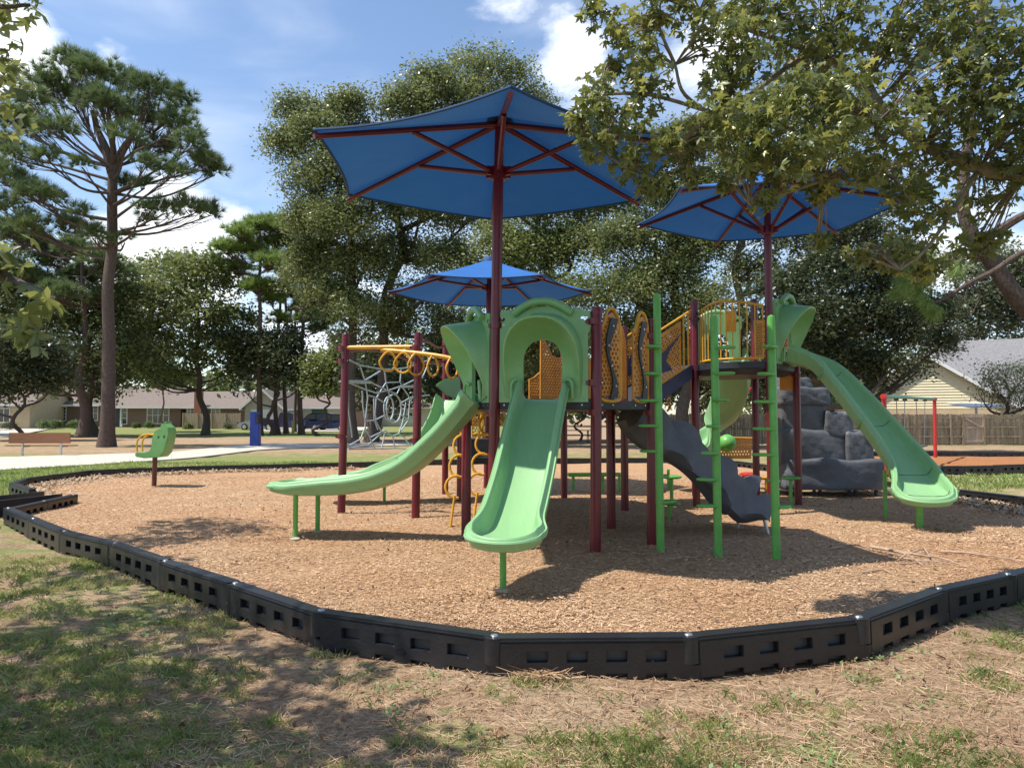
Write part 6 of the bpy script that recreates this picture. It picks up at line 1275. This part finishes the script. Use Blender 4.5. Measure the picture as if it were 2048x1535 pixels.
cx_, cy_ = cx_[k], cy_[k]; per = 26; q = np.repeat(np.stack([cx_, cy_], 1), per, 0) + rg.normal(size=(len(cx_) * per, 2)) * np.repeat(.02 + .045 * rg.random(len(cx_)), per)[:, None]; q = q[~ring_np(q[:, 0], q[:, 1])]
P = np.column_stack([q, lump(q[:, 0], q[:, 1]) - .012]); tag(np_obj('grass', blades(P, .045, .0040), 4, GRASS), 'sparse tufts of yellow-green grass in the foreground', kind='stuff')
# thin turf beyond the border at the left and in the right-hand patch, and the far lawn
n = 90000; y = 14 + 12 * rg.random(n); x = -20 + 34 * rg.random(n); k = ~ring_np(x, y) & (np.array([gzone(a, b) for a, b in zip(x, y)]) + .4 * noise2(x, y, .6) > .5); k &= ~((x > 8.4) & (y > 20.4)); x, y = x[k], y[k]
kk = np.ones(len(x), bool)
PA = [(p.x, p.y) for p in A] + [(p.x, p.y) for p in reversed(B)]
def poly_np(x, y, P):
    c = np.zeros(x.shape, bool); j = len(P) - 1
    for i in range(len(P)):
        a, b = P[i], P[j]; c ^= ((a[1] > y) != (b[1] > y)) & (x < (b[0] - a[0]) * (y - a[1]) / (b[1] - a[1] + 1e-12) + a[0]); j = i
    return c
kk = ~poly_np(x, y, PA); P = np.column_stack([x[kk], y[kk], np.zeros(kk.sum()) + lump(x[kk], y[kk]) - .01]); tag(np_obj('grass', blades(P, .10, .02), 4, leafmat('turf_blades', [(0, (.12, .18, .04)), (.6, (.24, .31, .08)), (1, (.42, .40, .17))], .3, .5, .8, .6)), 'short turf between the play area and the footpath', kind='stuff')
# low broadleaf weeds
nc = 420; cy_ = 2.5 + 5 * rg.random(nc) ** 1.3; cx_ = (rg.random(nc) * 2 - 1) * (cy_ * .74 + .3); k = (~ring_np(cx_, cy_)) & (noise2(cx_ + 4, cy_ + 9, 1.3) > .12); cx_, cy_ = cx_[k], cy_[k]
q = np.repeat(np.stack([cx_, cy_], 1), 26, 0) + rg.normal(size=(len(cx_) * 26, 2)) * .055; q = q[~ring_np(q[:, 0], q[:, 1])]; P = np.column_stack([q, .006 + .025 * rg.random(len(q))])
tag(np_obj('weeds', leaf_quads(P, .022, .75, up=1.4, r=rg), 4, leafmat('weed_leaves', [(0, (.08, .14, .04)), (.6, (.17, .25, .08)), (1, (.30, .36, .14))], .3, .5, .6, 1.5)), 'low round-leaved weeds in the foreground', kind='stuff')
# dry leaves lying about
for i, (px, py, s_, lab) in enumerate([(997, 1467, .10, 'curled brown leaf lying in the bottom centre grass'), (150, 1362, .12, 'lobed brown leaf in the shaded grass at the left'), (1190, 1490, .06, 'small brown leaf near the bottom centre'), (820, 1520, .07, 'dark folded leaf at the bottom edge'), (1690, 1330, .07, 'pale leaf just below the right border timbers'),
                                       (1430, 1440, .10, 'tan leaf below the square front timber'), (640, 1480, .07, 'small leaf at the bottom left of centre'), (300, 1440, .06, 'leaf in the lower left shade'), (1205, 1165, .05, 'dark leaf on the mulch by the front slide'), (1500, 1300, .05, 'small brown leaf against the border foot')]):
    c = G(px, py, MZ if py < 1200 else 0); me = STARS[i % 6][2].copy(); me.name = 'fallen_leaf'; me.materials.clear(); me.materials.append(M['leafbrown']); o = bpy.data.objects.new('fallen_leaf', me); C.objects.link(o); o.location = (c.x, c.y, c.z + .022); o.scale = (s_, s_, s_ * 2.2); o.rotation_euler = (rg.normal() * .4, rg.normal() * .4, rg.random() * 6); tag(o, lab, 'leaf')
# exposed roots and fallen twigs on the mulch at the right
def twig(pts, r, lab, name='fallen_branch', cat='fallen branch'):
    P = [G(x, y, MZ) + Vector((0, 0, r * .6 + h)) for x, y, h in pts]; t = thing(name, lab, cat, tuple(P[0])); q = smoothpath(P, 5); q = [p + Vector((rg.normal() * .008, rg.normal() * .008, abs(rg.normal()) * .004)) for p in q]
    MB().tube(q, [r * (1 - .7 * k / (len(q) - 1)) for k in range(len(q))], 7).build('stick', M['twig'], t); return t, q
t, q = twig([(1740, 1098, .02), (1790, 1108, .02), (1840, 1118, .03), (1890, 1122, .01), (1945, 1140, 0)], .020, 'thickest tan root lying on the mulch below the long slide')
for a_, b_ in ((6, (1850, 1135)), (9, (1795, 1122)), (12, (1840, 1092)), (8, (1860, 1102))): MB().tube([q[a_], q[a_].lerp(G(*b_, MZ), .5) + Vector((0, 0, .03)), G(*b_, MZ) + Vector((0, 0, .01))], [.010, .008, .004], 6).build('side_twig', M['twig'], t)
twig([(1880, 1106, .01), (1930, 1110, .02), (1990, 1118, .02), (2060, 1128, .01)], .016, 'long thin root reaching the right picture edge'); twig([(1795, 1118, .01), (1850, 1126, .02), (1920, 1124, 0)], .012, 'thin root below the thickest one'); twig([(1800, 1130, .0), (1870, 1128, .02), (1960, 1140, 0)], .010, 'lowest thin root of the bundle')
twig([(1660, 1100, .0), (1700, 1094, .02), (1745, 1100, .01)], .014, 'short root at the shadow edge left of the bundle'); twig([(1725, 1148, 0), (1760, 1142, .01), (1790, 1150, 0)], .012, 'short dark stick on the mulch nearer the border'); twig([(1330, 1120, 0), (1375, 1116, .01), (1395, 1120, 0)], .010, 'pale stick in the umbrella shadow')
twig([(1745, 1195, 0), (1775, 1190, .03), (1810, 1200, 0), (1830, 1198, .0)], .010, 'knot of twigs in leaf shadow near the right border')
cl_ = thing('straw_clump', 'dark clump of dead straw at the foot of the square front timber', 'straw clump', tuple(G(1078, 1358))); P = np.array(G(1078, 1358)) + rg.normal(size=(260, 3)) * np.array([.09, .03, .01]) + np.array([0, 0, .02]); np_obj('strands', lie(P, .12, .005, .02, .18), 4, STRAW, cl_)
for px, py in ((1006, 1180), (590, 1077), (637, 1063), (1840, 1058)):   # worn pale footing rings where slide legs enter the mulch
    c = G(px, py, MZ)
    ft = thing('footing', {1006: 'small concrete footing at the front slide leg', 590: 'small footing at the outer leg of the left slide', 637: 'small footing at the inner leg of the left slide', 1840: 'small footing at the long slide leg'}[px], 'footing', tuple(c)); MB().disc((c.x, c.y, MZ), .062, .062, .03, 14).build('collar', M['concrete'], ft)

# worn grooves and kicked-up rims where the slides land
for (cx0, cy0, r0_) in ((-.10, 6.15, .55), (-3.35, 9.9, .5), (5.65, 9.75, .55)):
    m_ = 2600; a = rg.random(m_) * 2 * np.pi; rr_ = r0_ * (1 + .22 * rg.normal(size=m_)); P = np.column_stack([cx0 + rr_ * 1.2 * np.cos(a), cy0 + rr_ * np.sin(a), MZ + .010 + .02 * rg.random(m_)])
    tag(np_obj('mulch_chips', lie(P, .030, .008, .012, .16), 4, CHIP), 'kicked-up ring of chips round a slide landing', kind='stuff')
# scattered darker litter: bits of bark and leaf over mulch and soil
m_ = 2600; y = 3 + 11 * rg.random(m_) ** 1.3; x = (rg.random(m_) * 2 - 1) * (y * .72); k = ring_np(x, y); z = np.where(k, MZ + .016, .006) + lump(x, y) * ~k
tag(np_obj('leaf_litter', leaf_quads(np.column_stack([x, y, z]), .040, .55, up=2.5, r=rg), 4, leafmat('litter', [(0, (.07, .04, .025)), (.6, (.20, .11, .06)), (1, (.38, .24, .13))], .1, .7)), 'dark bits of bark and dead leaf scattered over mulch and soil', kind='stuff')
